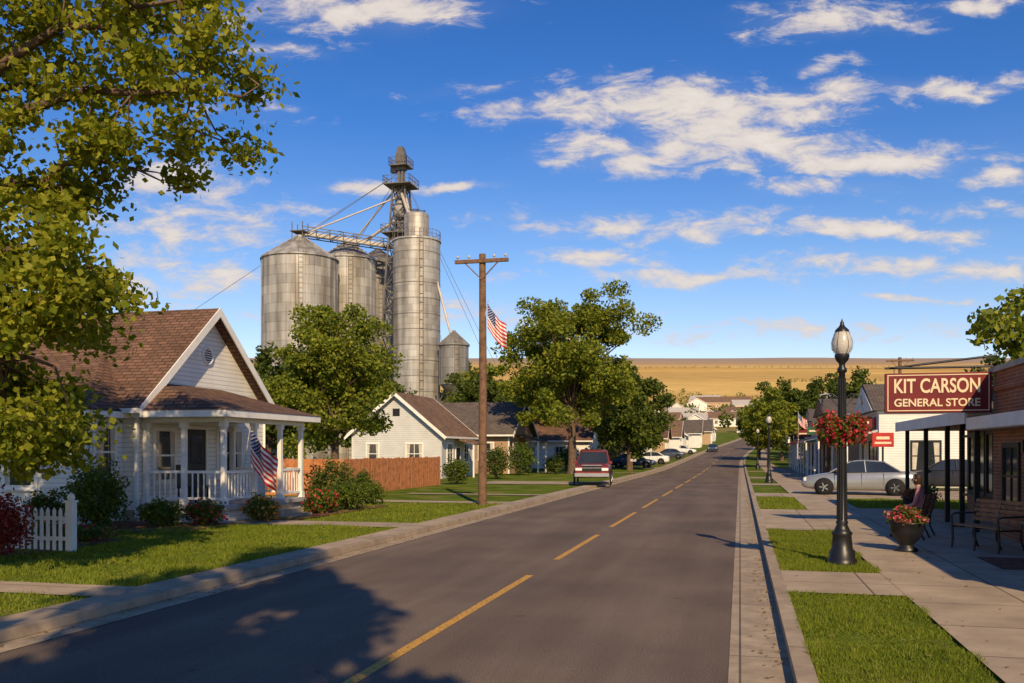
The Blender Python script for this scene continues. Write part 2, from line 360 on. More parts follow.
for (a,b,hw,hh,s) in CL:
    v=N(nt,'ShaderNodeVectorMath',operation='MULTIPLY_ADD'); L.new(vb.outputs[0],v.inputs[0]); v.inputs[1].default_value=(1/hw,1/hh,0); v.inputs[2].default_value=(-a/hw,-b/hh,0)
    l=N(nt,'ShaderNodeVectorMath',operation='LENGTH'); L.new(v.outputs[0],l.inputs[0])
    mr=N(nt,'ShaderNodeMapRange',interpolation_type='SMOOTHSTEP'); L.new(l.outputs['Value'],mr.inputs[0])
    for i,x in enumerate((0.,1.75,s,0.)): mr.inputs[i+1].default_value=x
    acc=mr.outputs[0] if acc is None else mt('MAXIMUM',acc,mr.outputs[0])
m2=N(nt,'ShaderNodeMapping'); m2.inputs['Scale'].default_value=(1,2.6,1); m2.inputs['Rotation'].default_value=(0,0,-.08); L.new(cb.outputs[0],m2.inputs[0])
n2=N(nt,'ShaderNodeTexNoise'); n2.inputs['Scale'].default_value=16; n2.inputs['Detail'].default_value=12; n2.inputs['Roughness'].default_value=.66; n2.inputs['Distortion'].default_value=.35; L.new(m2.outputs[0],n2.inputs[0])
val=mt('ADD',acc,mt('MULTIPLY',mt('SUBTRACT',n2.outputs[0],.5),2.7))
dm=N(nt,'ShaderNodeMapRange',interpolation_type='SMOOTHSTEP'); L.new(val,dm.inputs[0])
for i,x in enumerate((.26,1.02,0.,.94)): dm.inputs[i+1].default_value=x
veil=mt('MULTIPLY',mt('MULTIPLY',acc,acc),.17)
gate=mt('MAXIMUM',mt('MULTIPLY',dm.outputs[0],mt('MINIMUM',mt('MULTIPLY',acc,5),1.)),veil)
gate=mt('MULTIPLY',gate,mt('GREATER_THAN',sp.outputs[1],.06))
tr=ramp(nt,[(0,(1.0,.80,.70)),(.09,(.82,.75,.75)),(.2,(.53,.66,.81)),(.34,(.23,.49,.82)),(.6,(.10,.39,.78)),(1,(.10,.34,.7))]) 
zz=N(nt,'ShaderNodeSeparateXYZ'); L.new(tc.outputs['Generated'],zz.inputs[0]); L.new(zz.outputs[2],tr.inputs[0])
ts_=N(nt,'ShaderNodeVectorMath',operation='SCALE'); L.new(tr.outputs[0],ts_.inputs[0]); ts_.inputs['Scale'].default_value=1.72
mm=N(nt,'ShaderNodeMix',data_type='RGBA',blend_type='MULTIPLY'); mm.inputs[0].default_value=1; L.new(sky.outputs[0],mm.inputs[6]); L.new(ts_.outputs[0],mm.inputs[7])
cc=ramp(nt,[(0,(.66,.60,.60)),(.45,(.78,.68,.62)),(1,(.94,.85,.76))]); L.new(mt('MULTIPLY',val,.75),cc.inputs[0])
cs=N(nt,'ShaderNodeVectorMath',operation='SCALE'); L.new(cc.outputs[0],cs.inputs[0]); cs.inputs['Scale'].default_value=9.2
mx=N(nt,'ShaderNodeMix',data_type='RGBA'); L.new(gate,mx.inputs[0]); L.new(mm.outputs[2],mx.inputs[6]); L.new(cs.outputs[0],mx.inputs[7])
L.new(mx.outputs[2],bg.inputs[0])
sd=bpy.data.lights.new('sun','SUN'); sd.energy=5.0; sd.angle=math.radians(.5); sd.color=(1,.77,.46)
so=bpy.data.objects.new('sun',sd); bpy.context.collection.objects.link(so)
sv=Vector((SUNV.x*math.cos(EL),SUNV.y*math.cos(EL),math.sin(EL))); so.rotation_euler=sv.to_track_quat('Z','Y').to_euler()

# ---------------------------------------------------------------- ground
def asphalt():
    m,nt,b=newmat('asphalt'); L=nt.links
    tc=N(nt,'ShaderNodeTexCoord')
    mp=N(nt,'ShaderNodeMapping'); mp.inputs['Scale'].default_value=(1,.07,1); L.new(tc.outputs['Object'],mp.inputs[0])
    n1=N(nt,'ShaderNodeTexNoise'); n1.inputs['Scale'].default_value=1.0; n1.inputs['Detail'].default_value=9; n1.inputs['Roughness'].default_value=.62; L.new(mp.outputs[0],n1.inputs[0])
    r=ramp(nt,[(.3,(.135,.100,.078)),(.5,(.170,.129,.101)),(.72,(.215,.166,.130))]); L.new(n1.outputs[0],r.inputs[0])
    n2=N(nt,'ShaderNodeTexNoise'); n2.inputs['Scale'].default_value=60; n2.inputs['Detail'].default_value=5; L.new(tc.outputs['Object'],n2.inputs[0])
    r2=ramp(nt,[(.25,(.42,.42,.42)),(.5,(.95,.95,.95)),(.75,(1.45,1.4,1.3))]); L.new(n2.outputs[0],r2.inputs[0])
    n4=N(nt,'ShaderNodeTexNoise'); n4.inputs['Scale'].default_value=.35; n4.inputs['Detail'].default_value=4; L.new(tc.outputs['Object'],n4.inputs[0])
    r4=ramp(nt,[(.35,(.82,.82,.84)),(.6,(1.08,1.06,1.03))]); L.new(n4.outputs[0],r4.inputs[0])
    # small dark spots
    n5=N(nt,'ShaderNodeTexNoise'); n5.inputs['Scale'].default_value=4.5; n5.inputs['Detail'].default_value=3; L.new(tc.outputs['Object'],n5.inputs[0])
    r5=ramp(nt,[(.26,(.72,.72,.72)),(.33,(1,1,1))]); L.new(n5.outputs[0],r5.inputs[0])
    prev=r.outputs[0]
    for q in (r2,r4,r5):
        a=N(nt,'ShaderNodeMix',data_type='RGBA',blend_type='MULTIPLY'); a.inputs[0].default_value=1; L.new(prev,a.inputs[6]); L.new(q.outputs[0],a.inputs[7]); prev=a.outputs[2]
    L.new(prev,b.inputs['Base Color']); b.inputs['Roughness'].default_value=.9; b.inputs['Specular IOR Level'].default_value=.15
    bp=N(nt,'ShaderNodeBump'); bp.inputs['Strength'].default_value=.6; bp.inputs['Distance'].default_value=.008; L.new(n2.outputs[0],bp.inputs['Height']); L.new(bp.outputs[0],b.inputs['Normal'])
    return m
ASPH=asphalt()
LAWN=M('lawn',(.125,.17,.016),1,var=.35,scale=.7,bump=.6,bscale=35,spec=.05,fine=.5,col2=(.30,.235,.08))
def paint():
    m,nt,b=newmat('yellow_road_paint'); L=nt.links
    tc=N(nt,'ShaderNodeTexCoord'); n=N(nt,'ShaderNodeTexNoise'); n.inputs['Scale'].default_value=25; n.inputs['Detail'].default_value=8; L.new(tc.outputs['Object'],n.inputs[0])
    r=ramp(nt,[(.38,(.18,.13,.08)),(.46,(.60,.30,.03)),(.8,(.70,.37,.045))]); L.new(n.outputs[0],r.inputs[0]); L.new(r.outputs[0],b.inputs['Base Color']); b.inputs['Roughness'].default_value=.7
    return m
YEL=paint()
def fieldmat():
    m,nt,b=newmat('prairie_fields'); L=nt.links
    g=N(nt,'ShaderNodeNewGeometry'); mp=N(nt,'ShaderNodeMapping'); mp.inputs['Rotation'].default_value=(0,0,-TH-.05); L.new(g.outputs['Position'],mp.inputs[0])
    n0=N(nt,'ShaderNodeTexNoise'); n0.inputs['Scale'].default_value=.003; n0.inputs['Detail'].default_value=3; L.new(mp.outputs[0],n0.inputs[0])
    ad=N(nt,'ShaderNodeVectorMath',operation='MULTIPLY_ADD'); L.new(n0.outputs['Color'],ad.inputs[0]); ad.inputs[1].default_value=(120,70,0); L.new(mp.outputs[0],ad.inputs[2])
    m2=N(nt,'ShaderNodeMapping'); m2.inputs['Scale'].default_value=(.0009,.0036,0); L.new(ad.outputs[0],m2.inputs[0])
    vo=N(nt,'ShaderNodeTexVoronoi',distance='CHEBYCHEV'); vo.inputs['Scale'].default_value=1; vo.inputs['Randomness'].default_value=.85; L.new(m2.outputs[0],vo.inputs[0])
    sx=N(nt,'ShaderNodeSeparateXYZ'); L.new(vo.outputs['Color'],sx.inputs[0])
    r=ramp(nt,[(0,(.62,.38,.12)),(.2,(.74,.49,.17)),(.42,(.52,.31,.12)),(.52,(.68,.44,.15)),(.72,(.60,.39,.14)),(.86,(.30,.26,.09)),(.93,(.66,.42,.15))],'CONSTANT'); L.new(sx.outputs[0],r.inputs[0])
    n1=N(nt,'ShaderNodeTexNoise'); n1.inputs['Scale'].default_value=.02; n1.inputs['Detail'].default_value=9; n1.inputs['Roughness'].default_value=.7; L.new(g.outputs['Position'],n1.inputs[0])
    r1=ramp(nt,[(.3,(.78,.78,.74)),(.7,(1.08,1.08,1.08))]); L.new(n1.outputs[0],r1.inputs[0])
    a=N(nt,'ShaderNodeMix',data_type='RGBA',blend_type='MULTIPLY'); a.inputs[0].default_value=1; L.new(r.outputs[0],a.inputs[6]); L.new(r1.outputs[0],a.inputs[7])
    sp=N(nt,'ShaderNodeSeparateXYZ'); L.new(mp.outputs[0],sp.inputs[0])
    mr=N(nt,'ShaderNodeMapRange'); L.new(sp.outputs[1],mr.inputs[0]) 
    for i,x in enumerate((300,420,0,1)): mr.inputs[i+1].default_value=x
    rt=ramp(nt,[(.35,(.11,.13,.03)),(.65,(.26,.21,.08))]); L.new(n1.outputs[0],rt.inputs[0])
    f=N(nt,'ShaderNodeMix',data_type='RGBA'); L.new(mr.outputs[0],f.inputs[0]); L.new(rt.outputs[0],f.inputs[6]); L.new(a.outputs[2],f.inputs[7])
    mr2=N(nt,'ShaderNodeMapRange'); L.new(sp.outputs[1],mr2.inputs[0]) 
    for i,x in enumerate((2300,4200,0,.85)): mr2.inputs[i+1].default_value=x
    f2=N(nt,'ShaderNodeMix',data_type='RGBA'); L.new(mr2.outputs[0],f2.inputs[0]); L.new(f.outputs[2],f2.inputs[6]); f2.inputs[7].default_value=(.34,.27,.24,1)  # aerial haze painted into the land colour, growing with distance
    L.new(f2.outputs[2],b.inputs['Base Color']); b.inputs['Roughness'].default_value=1; b.inputs['Specular IOR Level'].default_value=0
    return m
g=MB(); Ds=[-200,-60]+list(range(-20,260,6))+[260*1.06**i for i in range(60)]
Ds=[d for d in Ds if d<9000]; ts=np.linspace(-1,1,61); vs=[];fs=[]
for D in Ds:
    for t in ts:
        R=t*(abs(D)*1.1+250); x=CT*R-ST*D; y=ST*R+CT*D
        z=hD(D)-.06
        if D>300: z+= noise.noise(Vector((x*.0012,y*.0012,3)))*min(1,(D-300)/900)*D*.0012
        vs.append((x,y,z))
n=len(ts)
for i in range(len(Ds)-1):
    for k in range(n-1): fs.append([i*n+k,i*n+k+1,(i+1)*n+k+1,(i+1)*n+k])
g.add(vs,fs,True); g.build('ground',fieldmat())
def ysteps(a,b):
    r=[a]
    while r[-1]<b: r.append(min(b,r[-1]+(30 if r[-1]<60 else 6)))
    if len(r)>2 and r[-1]-r[-2]<.01: r.pop(-2)
    return r
def strip(mb,x0,x1,y0,y1,z,zlo=None):
    ys=ysteps(y0,y1)
    nx=1 if x1-x0<10 else 10
    for i in range(len(ys)-1):
        a,b=ys[i],ys[i+1]; A,B=bend(a),bend(b)
        def V(x,y,o,zz): return (x+o,y,h(x+o,y)+zz)
        for k in range(nx):
            p=x0+(x1-x0)*k/nx; q=x0+(x1-x0)*(k+1)/nx
            mb.poly(V(p,a,A,z),V(q,a,A,z),V(q,b,B,z),V(p,b,B,z))
        if zlo is not None:
            mb.poly(V(x0,b,B,zlo),V(x0,a,A,zlo),V(x0,a,A,z),V(x0,b,B,z))
            mb.poly(V(x1,a,A,zlo),V(x1,b,B,zlo),V(x1,b,B,z),V(x1,a,A,z))
    if zlo is not None:
        for y,s in ((y0,1),(y1,-1)):
            o=bend(y); X0,X1=x0+o,x1+o
            p=[(X0,y,h(X0,y)+zlo),(X1,y,h(X1,y)+zlo),(X1,y,h(X1,y)+z),(X0,y,h(X0,y)+z)]
            mb.poly(*(p if s>0 else p[::-1]))
YE=290
m=MB(); strip(m,-7.05,-.1,-12,YE,0.); m.build('road',ASPH)
m=MB(); strip(m,-.1,.45,-12,YE,.006); strip(m,-7.4,-7.05,-12,YE,.006); m.build('gutter',KERB)
m=MB(); strip(m,.45,.62,-12,YE,.12,-.05); strip(m,-7.55,-7.4,-12,YE,.12,-.05); m.build('kerb',KERB)
m=MB()
for a,b in [(5.5,14.0),(16.1,21.1),(23.3,29),(31.2,37),(39.3,45.2),(47.5,53.5),(56,62),(64.5,70.5),(73,79),(82,88),(91,97),(100,106),(114,120),(126,132),(138,144),(150,156),(162,168)]: strip(m,-3.31,-3.19,a,b,.004)
m.build('centre_line',YEL)
m=MB(); strip(m,-75,-7.55,-14,YE,.09,-.05); m.build('lawn',LAWN)
m=MB(); strip(m,.62,75,-14,YE,.09,-.05); m.build('lawn',LAWN)
m=MB()
strip(m,-8.05,-7.55,-12,YE,.122)
for x0,x1,y0,y1 in [(-13,-8.05,9.9,10.75),(-13.0,-8.05,20.6,21.9),(-16,-8.05,30.6,31.7),(-14.5,-8.05,48.5,53),(-14,-8.05,36.5,37.3),(-17,-8.05,74,75.2),(-17,-8.05,90,93),(-15,-8.05,104,107),(-15,-8.05,128,131),(-15,-8.05,150,153)]: strip(m,x0,x1,y0,y1,.118)
m.build('sidewalk',CONC)
m=MB()
strip(m,2.08,7.6,-12,31,.122); strip(m,2.08,3.7,31,YE,.122)
for y0,y1 in [(12.5,14.7),(22.2,29.8),(37.8,41),(50,52.5),(62,65),(80,82)]: strip(m,.62,2.08,y0,y1,.118)
strip(m,3.7,16,37,48,.118); strip(m,3.7,6,48,96,.118)
m.build('sidewalk',CONC)
m=MB(); strip(m,4.0,5.45,15.6,17.3,.128); m.build('mulch_bed',MULCH)

def blades(name,rects,dens,hh,seed,z=.09,wd=.007):
    rng=np.random.default_rng(seed); P=[]
    for x0,x1,y0,y1 in rects:
        k=int((x1-x0)*(y1-y0)*dens); P.append(np.stack([rng.uniform(x0,x1,k),rng.uniform(y0,y1,k),np.full(k,z)],1))
    P=np.concatenate(P); n=len(P); a=rng.uniform(0,6.28,n); wv=np.stack([np.cos(a),np.sin(a),0*a],1)*wd*(1+.05*P[:,1:2])
    lean=rng.normal(size=(n,3))*.022
    cl=np.array([.75+1.1*noise.noise(Vector((p[0]*1.3,p[1]*1.3,0)))+.4*noise.noise(Vector((p[0]*5,p[1]*5,0))) for p in P])
    H=hh*rng.uniform(.5,1.3,n)*np.clip(cl,.15,1.6)
    V=np.empty((n,3,3)); V[:,0]=P-wv; V[:,1]=P+wv; V[:,2]=P+lean; V[:,2,2]=z+H
    me=bpy.data.meshes.new(name); me.vertices.add(3*n); me.vertices.foreach_set('co',V.reshape(-1)); me.loops.add(3*n); me.loops.foreach_set('vertex_index',np.arange(3*n,dtype=np.int32))
    me.polygons.add(n); me.polygons.foreach_set('loop_start',np.arange(0,3*n,3,dtype=np.int32)); me.polygons.foreach_set('loop_total',np.full(n,3,dtype=np.int32)); me.update(calc_edges=True)
    me.materials.append(GRASSB); o=bpy.data.objects.new(name,me); bpy.context.collection.objects.link(o)
blades('grass',[(.61,2.12,5.5,12.53),(.61,2.12,14.68,22.2)],3200,.06,3,wd=.004)
blades('grass',[(-14,-8.03,10.72,20.6),(-12,-8.03,6.5,9.92)],1100,.065,4)
blades('grass',[(-15.5,-8.05,21.9,30.6),(.62,2.08,29.8,37.8),(3.7,8,31,37)],420,.065,5)
rng=np.random.default_rng(12); n=900
P=np.concatenate([np.stack([rng.normal(.33,.09,n//2),rng.uniform(6,40,n//2),np.full(n//2,.02)],1),np.stack([rng.normal(-7.25,.09,n//2),rng.uniform(6,40,n//2),np.full(n//2,.02)],1),
  np.stack([rng.uniform(-13,-7.6,260),rng.uniform(7,19,260),np.full(260,.15)],1),np.stack([rng.uniform(.7,5,160),rng.uniform(6,22,160),np.full(160,.135)],1)])
P=P[(P[:,0]<.42)|(P[:,0]>.65)]
leafmesh('fallen_leaves',P,.05,F_LIT,None,.7,rng,5)

# ---------------------------------------------------------------- building helpers
def window(g,x,y,z,ang,w=.9,hh=1.3,cols=1,rows=2,trim=None,fr=.09,sh=None,cur=True):
    old=g.M; g.M=old@TR(x,y,z,ang+math.pi/2)
    t=g.mb('window_frames',trim or TRIM); gl=g.mb('window_glass',GLASS)
    a,b=w/2,hh/2
    t.box(-a-fr,-a,-.05,.02,-b-fr*1.2,b+fr*1.2); t.box(a,a+fr,-.05,.02,-b-fr*1.2,b+fr*1.2)
    t.box(-a,a,-.052,.02,b,b+fr*1.2); t.box(-a-fr*1.3,a+fr*1.3,-.09,.02,-b-fr*1.6,-b-fr*1.2); t.box(-a,a,-.048,.02,-b-fr*1.2,-b)
    gl.poly((-a,-.012,-b),(a,-.012,-b),(a,-.012,b),(-a,-.012,b))
    if cur and trim is None:
        c=g.mb('curtains',CURT); c.poly((-a,-.015,-b),(-a*.72,-.015,-b),(-a*.55,-.015,b),(-a,-.015,b)); c.poly((a*.72,-.015,-b),(a,-.015,-b),(a,-.015,b),(a*.55,-.015,b))
    for i in range(1,cols): c=-a+w*i/cols; t.box(c-.02,c+.02,-.035,.01,-b,b)
    for i in range(1,rows): c=-b+hh*i/rows; t.box(-a,a,-.038,.01,c-.025,c+.025)
    g.M=old
def door(g,x,y,z0,ang,w=.95,hh=2.05,mat=None,trim=None):
    old=g.M; g.M=old@TR(x,y,z0,ang+math.pi/2); t=g.mb('door_frame',trim or TRIM); d=g.mb('door',mat or DARKF); gl=g.mb('window_glass',GLASS)
    a=w/2; t.box(-a-.1,-a,-.05,.02,0,hh+.1); t.box(a,a+.1,-.05,.02,0,hh+.1); t.box(-a,a,-.05,.02,hh,hh+.1)
    d.box(-a,a,-.02,.02,0,hh); gl.poly((-a*.6,-.028,hh*.5),(a*.6,-.028,hh*.5),(a*.6,-.028,hh*.9),(-a*.6,-.028,hh*.9)); g.M=old
def gable(g,cx,cy,rot,Ln,W,zb,ze,zr,wall,roof,over=.4,trim=None,t=.12):
    old=g.M; g.M=old@TR(cx,cy,0,rot); trim=trim or TRIM
    m=g.mb('walls',wall); a,b=Ln/2,W/2
    m.poly((-a,-b,zb),(a,-b,zb),(a,-b,ze),(-a,-b,ze)); m.poly((a,b,zb),(-a,b,zb),(-a,b,ze),(a,b,ze))
    m.poly((a,-b,zb),(a,b,zb),(a,b,ze),(a,0,zr),(a,-b,ze)); m.poly((-a,b,zb),(-a,-b,zb),(-a,-b,ze),(-a,0,zr),(-a,b,ze))
    r=g.mb('roof',roof); f=g.mb('fascia',trim); sl=(zr-ze)/b; ye=b+over; z1=ze-over*sl
    for s in (1,-1):
        q=[(0,zr+.004),(0,zr+t),(s*ye,z1+t),(s*ye,z1+.004)]
        if s<0: q=q[::-1]
        r.prism([(-a-over,y,z) for y,z in q],(Ln+2*over,0,0))
        q=[(0,zr-.14),(0,zr+t+.015),(s*(ye+.01),z1+t+.015),(s*(ye+.01),z1-.14)]
        if s<0: q=q[::-1]
        f.prism([(a+over+.002,y,z) for y,z in q],(.035,0,0)); f.prism([(-a-over-.037,y,z) for y,z in q],(.035,0,0))
        y0,y1=sorted((s*(ye+.004),s*(ye+.09))); f.box(-a-over,a+over,y0,y1,z1-.03,z1+t-.02)
        c=g.mb('corner_boards',trim)
        for xx in (-a,a):
            c.box(xx-.06 if xx<0 else xx-.07,xx+.07 if xx<0 else xx+.06,min(s*b-.0,s*b+s*.025),max(s*b,s*b+s*.025),zb,ze-.02)
    g.M=old

# ---------------------------------------------------------------- house 1
g=Grp('white_house')
gable(g,-21.3,24.1,0,11.4,6.6,.1,3.35,6.15,WHITE,SHING,.42)
m=g.mb('foundation',KERB); m.box(-27.1,-15.56,20.76,27.44,0,.4)
m=g.mb('wing_walls',WHITE); m.box(-23.5,-16.0,19.3,20.78,.1,3.08)
c=g.mb('corner_boards',TRIM); c.box(-16.06,-15.97,19.27,19.38,.1,3.05)
r=g.mb('wing_roof',SHING); A=(-17.7,22.1,4.75);B=(-24,22.1,4.75)
e=[(-15.65,18.95,3.02),(-15.65,22.1,3.02),(-24,18.95,3.02)]
r.poly(e[2],e[0],A,B); r.poly(e[0],e[1],A)
f=g.mb('fascia',TRIM); f.box(-24,-15.66,18.97,19.05,2.84,3.0); f.box(-15.74,-15.66,19.052,20.78,2.84,3.0)
m=g.mb('soffit',TRIM); m.box(-24,-15.75,19.06,20.7,2.95,2.99)
window(g,-16.0,20.05,1.95,0,.72,1.25,1,2); window(g,-17.9,19.3,1.75,-math.pi/2,.9,1.3,1,2); window(g,-21,19.3,1.75,-math.pi/2,.9,1.3,1,2)
g.M=Matrix.Translation((-15.6,24.1,4.85))@Matrix.Rotation(math.pi/2,4,'Y'); g.mb('vent_frame',TRIM).lathe([(.30,.0),(.30,.05),(.22,.05),(.22,.0)],24); g.mb('vent',DARKF).lathe([(.22,.02),(.0,.02)],24)
g.M=Matrix()
for i in range(6): g.mb('vent_louvres',TRIM).box(-15.575,-15.56,23.92,24.28,4.66+i*.07,4.69+i*.07)
window(g,-15.6,22.0,1.85,0,.85,1.35,1,2); door(g,-15.6,23.5,.56,0); window(g,-15.6,25.3,1.9,0,1.3,1.35,2,2)
m=g.mb('porch_floor',M('porch_boards',(.45,.42,.38),.6)); m.box(-15.58,-12.95,20.85,25.45,.44,.56)
m=g.mb('porch_skirt',WHITE); m.box(-15.5,-13.05,20.93,25.37,.09,.438)
r=g.mb('porch_roof',SHING); x0,x1=-15.55,-12.7; ya,yb=20.45,25.85; zt,ze=3.86,3.04
r.poly((x1,ya,ze),(x1,yb,ze),(x0,yb-1.1,zt),(x0,ya+1.1,zt)); r.poly((x0,ya,ze),(x1,ya,ze),(x0,ya+1.1,zt)); r.poly((x1,yb,ze),(x0,yb,ze),(x0,yb-1.1,zt))
f=g.mb('porch_beam',TRIM); f.box(x0+.03,x1-.02,ya+.02,ya+.10,2.86,3.035); f.box(x0+.03,x1-.02,yb-.10,yb-.02,2.86,3.035); f.box(x1-.10,x1-.02,ya+.102,yb-.102,2.86,3.035)
f.box(x0+.04,x1-.11,ya+.11,yb-.11,2.96,3.0)
f.box(-15.5,-13.05,20.95,21.1,2.74,2.955); f.box(-13.2,-13.05,21.1,25.35,2.74,2.955)
m=g.mb('porch_posts',TRIM)
for px,py in [(-13.12,21.02),(-13.12,22.55),(-13.12,24.0),(-13.12,25.28),(-15.45,21.02),(-14.3,21.02),(-15.45,25.28)]:
    m.box(px-.06,px+.06,py-.06,py+.06,.56,2.74); m.box(px-.09,px+.09,py-.09,py+.09,.562,.72); m.box(px-.09,px+.09,py-.09,py+.09,2.6,2.738)
m=g.mb('railing',TRIM)
def rail(x0,y0,x1,y1):
    d=Vector((x1-x0,y1-y0,0)); n=max(2,int(d.length/.15))
    for z,hh in ((1.42,.035),(.72,.03)):
        if abs(d.x)>abs(d.y): m.box(min(x0,x1),max(x0,x1),y0-.035,y0+.035,z-hh,z+hh)
        else: m.box(x0-.035,x0+.035,min(y0,y1),max(y0,y1),z-hh,z+hh)
    for i in range(1,n):
        t=i/n; x=x0+d.x*t; y=y0+d.y*t; m.box(x-.015,x+.015,y-.015,y+.015,.75,1.385)
rail(-15.37,21.02,-14.38,21.02); rail(-14.22,21.02,-13.2,21.02); rail(-13.12,21.1,-13.12,22.47); rail(-13.12,24.08,-13.12,25.2); rail(-15.37,25.28,-13.2,25.28)
m=g.mb('steps',KERB)
for i in range(3): m.box(-12.94+i*.3,-12.94+(i+1)*.3,22.65,23.9,.09,.44-i*.12)
m=g.mb('porch_chair',DARKF); m.box(-14.9,-14.3,21.6,22.2,.95,1.02); m.box(-14.95,-14.9,21.6,22.2,.95,1.6)
for a in (-14.88,-14.34):
    for b in (21.62,22.16): m.box(a-.02,a+.02,b-.02,b+.02,.56,.95)
g.mb('downspout',TRIM).box(-15.55,-15.47,20.66,20.74,.2,3.0)
for x in (-18.5,-20.3): g.mb('roof_vents',DARKF).tube([(x,24.9,5.4),(x,24.9,6.1)],.06,8)
g.done()

def flag(name,top,hoist,fly,staff=None,waves=3,amp=.06):
    g=Grp(name); top=Vector(top); fly=Vector(fly); side=fly.cross(Vector((0,0,1))).normalized()
    nu,nv=28,16; vs=[];uvs=[]
    for i in range(nu+1):
        for j in range(nv+1):
            u=i/nu; v=j/nv
            p=top+Vector((0,0,-(1-v)*hoist))+fly*u+Vector((0,0,-.12*math.sin(u*3.14)))
            p+=side*(amp*math.sin(u*waves*6.28+v*2)*u**.5+amp*.6*math.sin(v*7+u*5)*u)
            vs.append(tuple(p)); uvs.append((u,v))
    fs=[[i*(nv+1)+j,(i+1)*(nv+1)+j,(i+1)*(nv+1)+j+1,i*(nv+1)+j+1] for i in range(nu) for j in range(nv)]
    me=bpy.data.meshes.new('cloth'); me.from_pydata(vs,[],fs); me.materials.append(FLAG); ul=me.uv_layers.new(name='UVMap')
    for l in me.loops: ul.data[l.index].uv=uvs[l.vertex_index]
    for p in me.polygons: p.use_smooth=True
    o=bpy.data.objects.new('cloth',me); bpy.context.collection.objects.link(o); o.parent=g.e
    if staff: g.mb('staff',GREYM).tube(staff,.015,6)
    g.done()
flag('american_flag',(-12.85,21.9,2.62),.95,(.72,.15,-.85),[(-13.05,21.9,1.5),(-12.85,21.9,2.75)],2.2,.09)

# ---------------------------------------------------------------- fences
g=Grp('picket_fence'); m=g.mb('pickets',TRIM)
def picket(x,y,w,hh): m.prism([(x-w/2,y,.09),(x+w/2,y,.09),(x+w/2,y,hh-.06),(x,y,hh),(x-w/2,y,hh-.06)],(0,.02,0))
for i in range(28): picket(-12.36-i*.14,14.28,.07,.92)
m.box(-16.2,-12.2,14.302,14.34,.3,.37); m.box(-16.2,-12.2,14.302,14.34,.68,.75)
p=g.mb('posts',TRIM)
for x in (-12.15,-14.2,-16.2): p.box(x-.07,x+.07,14.25,14.39,.05,1.02); p.box(x-.09,x+.09,14.23,14.41,1.02,1.06); p.lathe([(.05,0),(.075,.05),(.05,.11),(.0,.14)],12,(x,14.32,1.06))
g.done()
g=Grp('wooden_fence'); m=g.mb('boards',WOODF); random.seed(3)
y=34.6
while y<47: 
    m.box(-16.02,-15.995+random.uniform(0,.01),y,y+.135,.09,1.62+random.uniform(-.02,.02)); y+=.145
x=-16.05
while x>-24: m.box(x-.135,x,34.55,34.575+random.uniform(0,.01),.09,1.62+random.uniform(-.02,.02)); x-=.145
for z in (.4,1.3): m.box(-16.08,-16.025,34.7,47,z,z+.09)
for y in range(35,48,2): m.box(-16.14,-16.03,y,y+.1,.05,1.66)
g.done()

# ---------------------------------------------------------------- houses 2,3
g=Grp('grey_house'); gable(g,-22.5,60.6,math.pi/2,7.2,6.4,.09,3.15,5.8,GREYS,SHING2,.4)
window(g,-21.2,57,1.75,-math.pi/2,1.1,1.3,2,2); window(g,-24.2,57,1.75,-math.pi/2,.8,1.3,1,2); g.mb('vent',DARKF).box(-22.75,-22.25,56.97,57.0,4.3,4.8)
window(g,-19.3,58.8,1.8,0,1.2,1.2,2,2); door(g,-19.3,60.6,.1,0); window(g,-19.3,62.6,1.8,0,1.2,1.2,2,2)
m=g.mb('porch_roof',SHING2); m.prism([(-19.3,59.6,2.75),(-17.7,59.6,2.35),(-17.7,59.6,2.45),(-19.3,59.6,2.95)],(0,2.4,0))
for y in (59.7,61.9): g.mb('porch_posts',TRIM).box(-17.9,-17.8,y-.05,y+.05,.1,2.36)
g.done()
g=Grp('tan_house'); gable(g,-22.2,74.5,0,8.2,8.2,.09,3.45,6.0,BRICK2,SHING3,.5)
window(g,-18.1,72.4,1.9,0,1.2,1.3,2,2); door(g,-18.1,74.5,.1,0,mat=TRIM); window(g,-18.1,76.5,1.9,0,1.2,1.3,2,2); window(g,-20,70.4,1.9,-math.pi/2,1.2,1.3,2,2); window(g,-23.2,70.4,1.9,-math.pi/2,1.,1.3,2,2)
g.mb('gable_siding',TANS).prism([(-18.08,73.0,4.1),(-18.08,76,4.1),(-18.08,74.5,5.2)],(.02,0,0))
m=g.mb('porch_roof',SHING3); m.prism([(-18.1,72.9,3.1),(-16.1,72.9,2.7),(-16.1,72.9,2.8),(-18.1,72.9,3.3)],(0,3.2,0))
for y in (73,76): g.mb('porch_posts',TRIM).box(-16.3,-16.18,y-.06,y+.06,.1,2.72)
g.done()
hs=[(-19,92,WHITE,SHING,0),(-17,108,TANS,SHING2,0),(-15.5,122,WHITE,SHING3,math.pi/2),(-15.5,138,TANS,SHING,0),(-15,154,WHITE,SHING2,0),(-15,172,GREYS,SHING,math.pi/2),(-15,190,WHITE,SHING3,0),
    (14,118,WHITE,SHING3,0),(12,138,TANS,SHING,0),(12,156,WHITE,SHING2,math.pi/2),(12,175,BRICK2,SHING,0),(-42,120,WHITE,SHING,0),(-45,150,WHITE,SHING2,0),(11,195,WHITE,SHING,0),(-15,210,TANS,SHING3,0),(-16,232,GREYS,SHING2,math.pi/2),
    (10,216,TANS,SHING3,math.pi/2),(10,240,WHITE,SHING2,0),(-34,200,WHITE,SHING,0),(-36,245,WHITE,SHING,0),(-10,300,WHITE,SHING3,0),(6,310,TANS,SHING2,math.pi/2),(-28,310,WHITE,SHING2,math.pi/2),(30,262,WHITE,SHING,0),(30,205,WHITE,SHING2,0)]
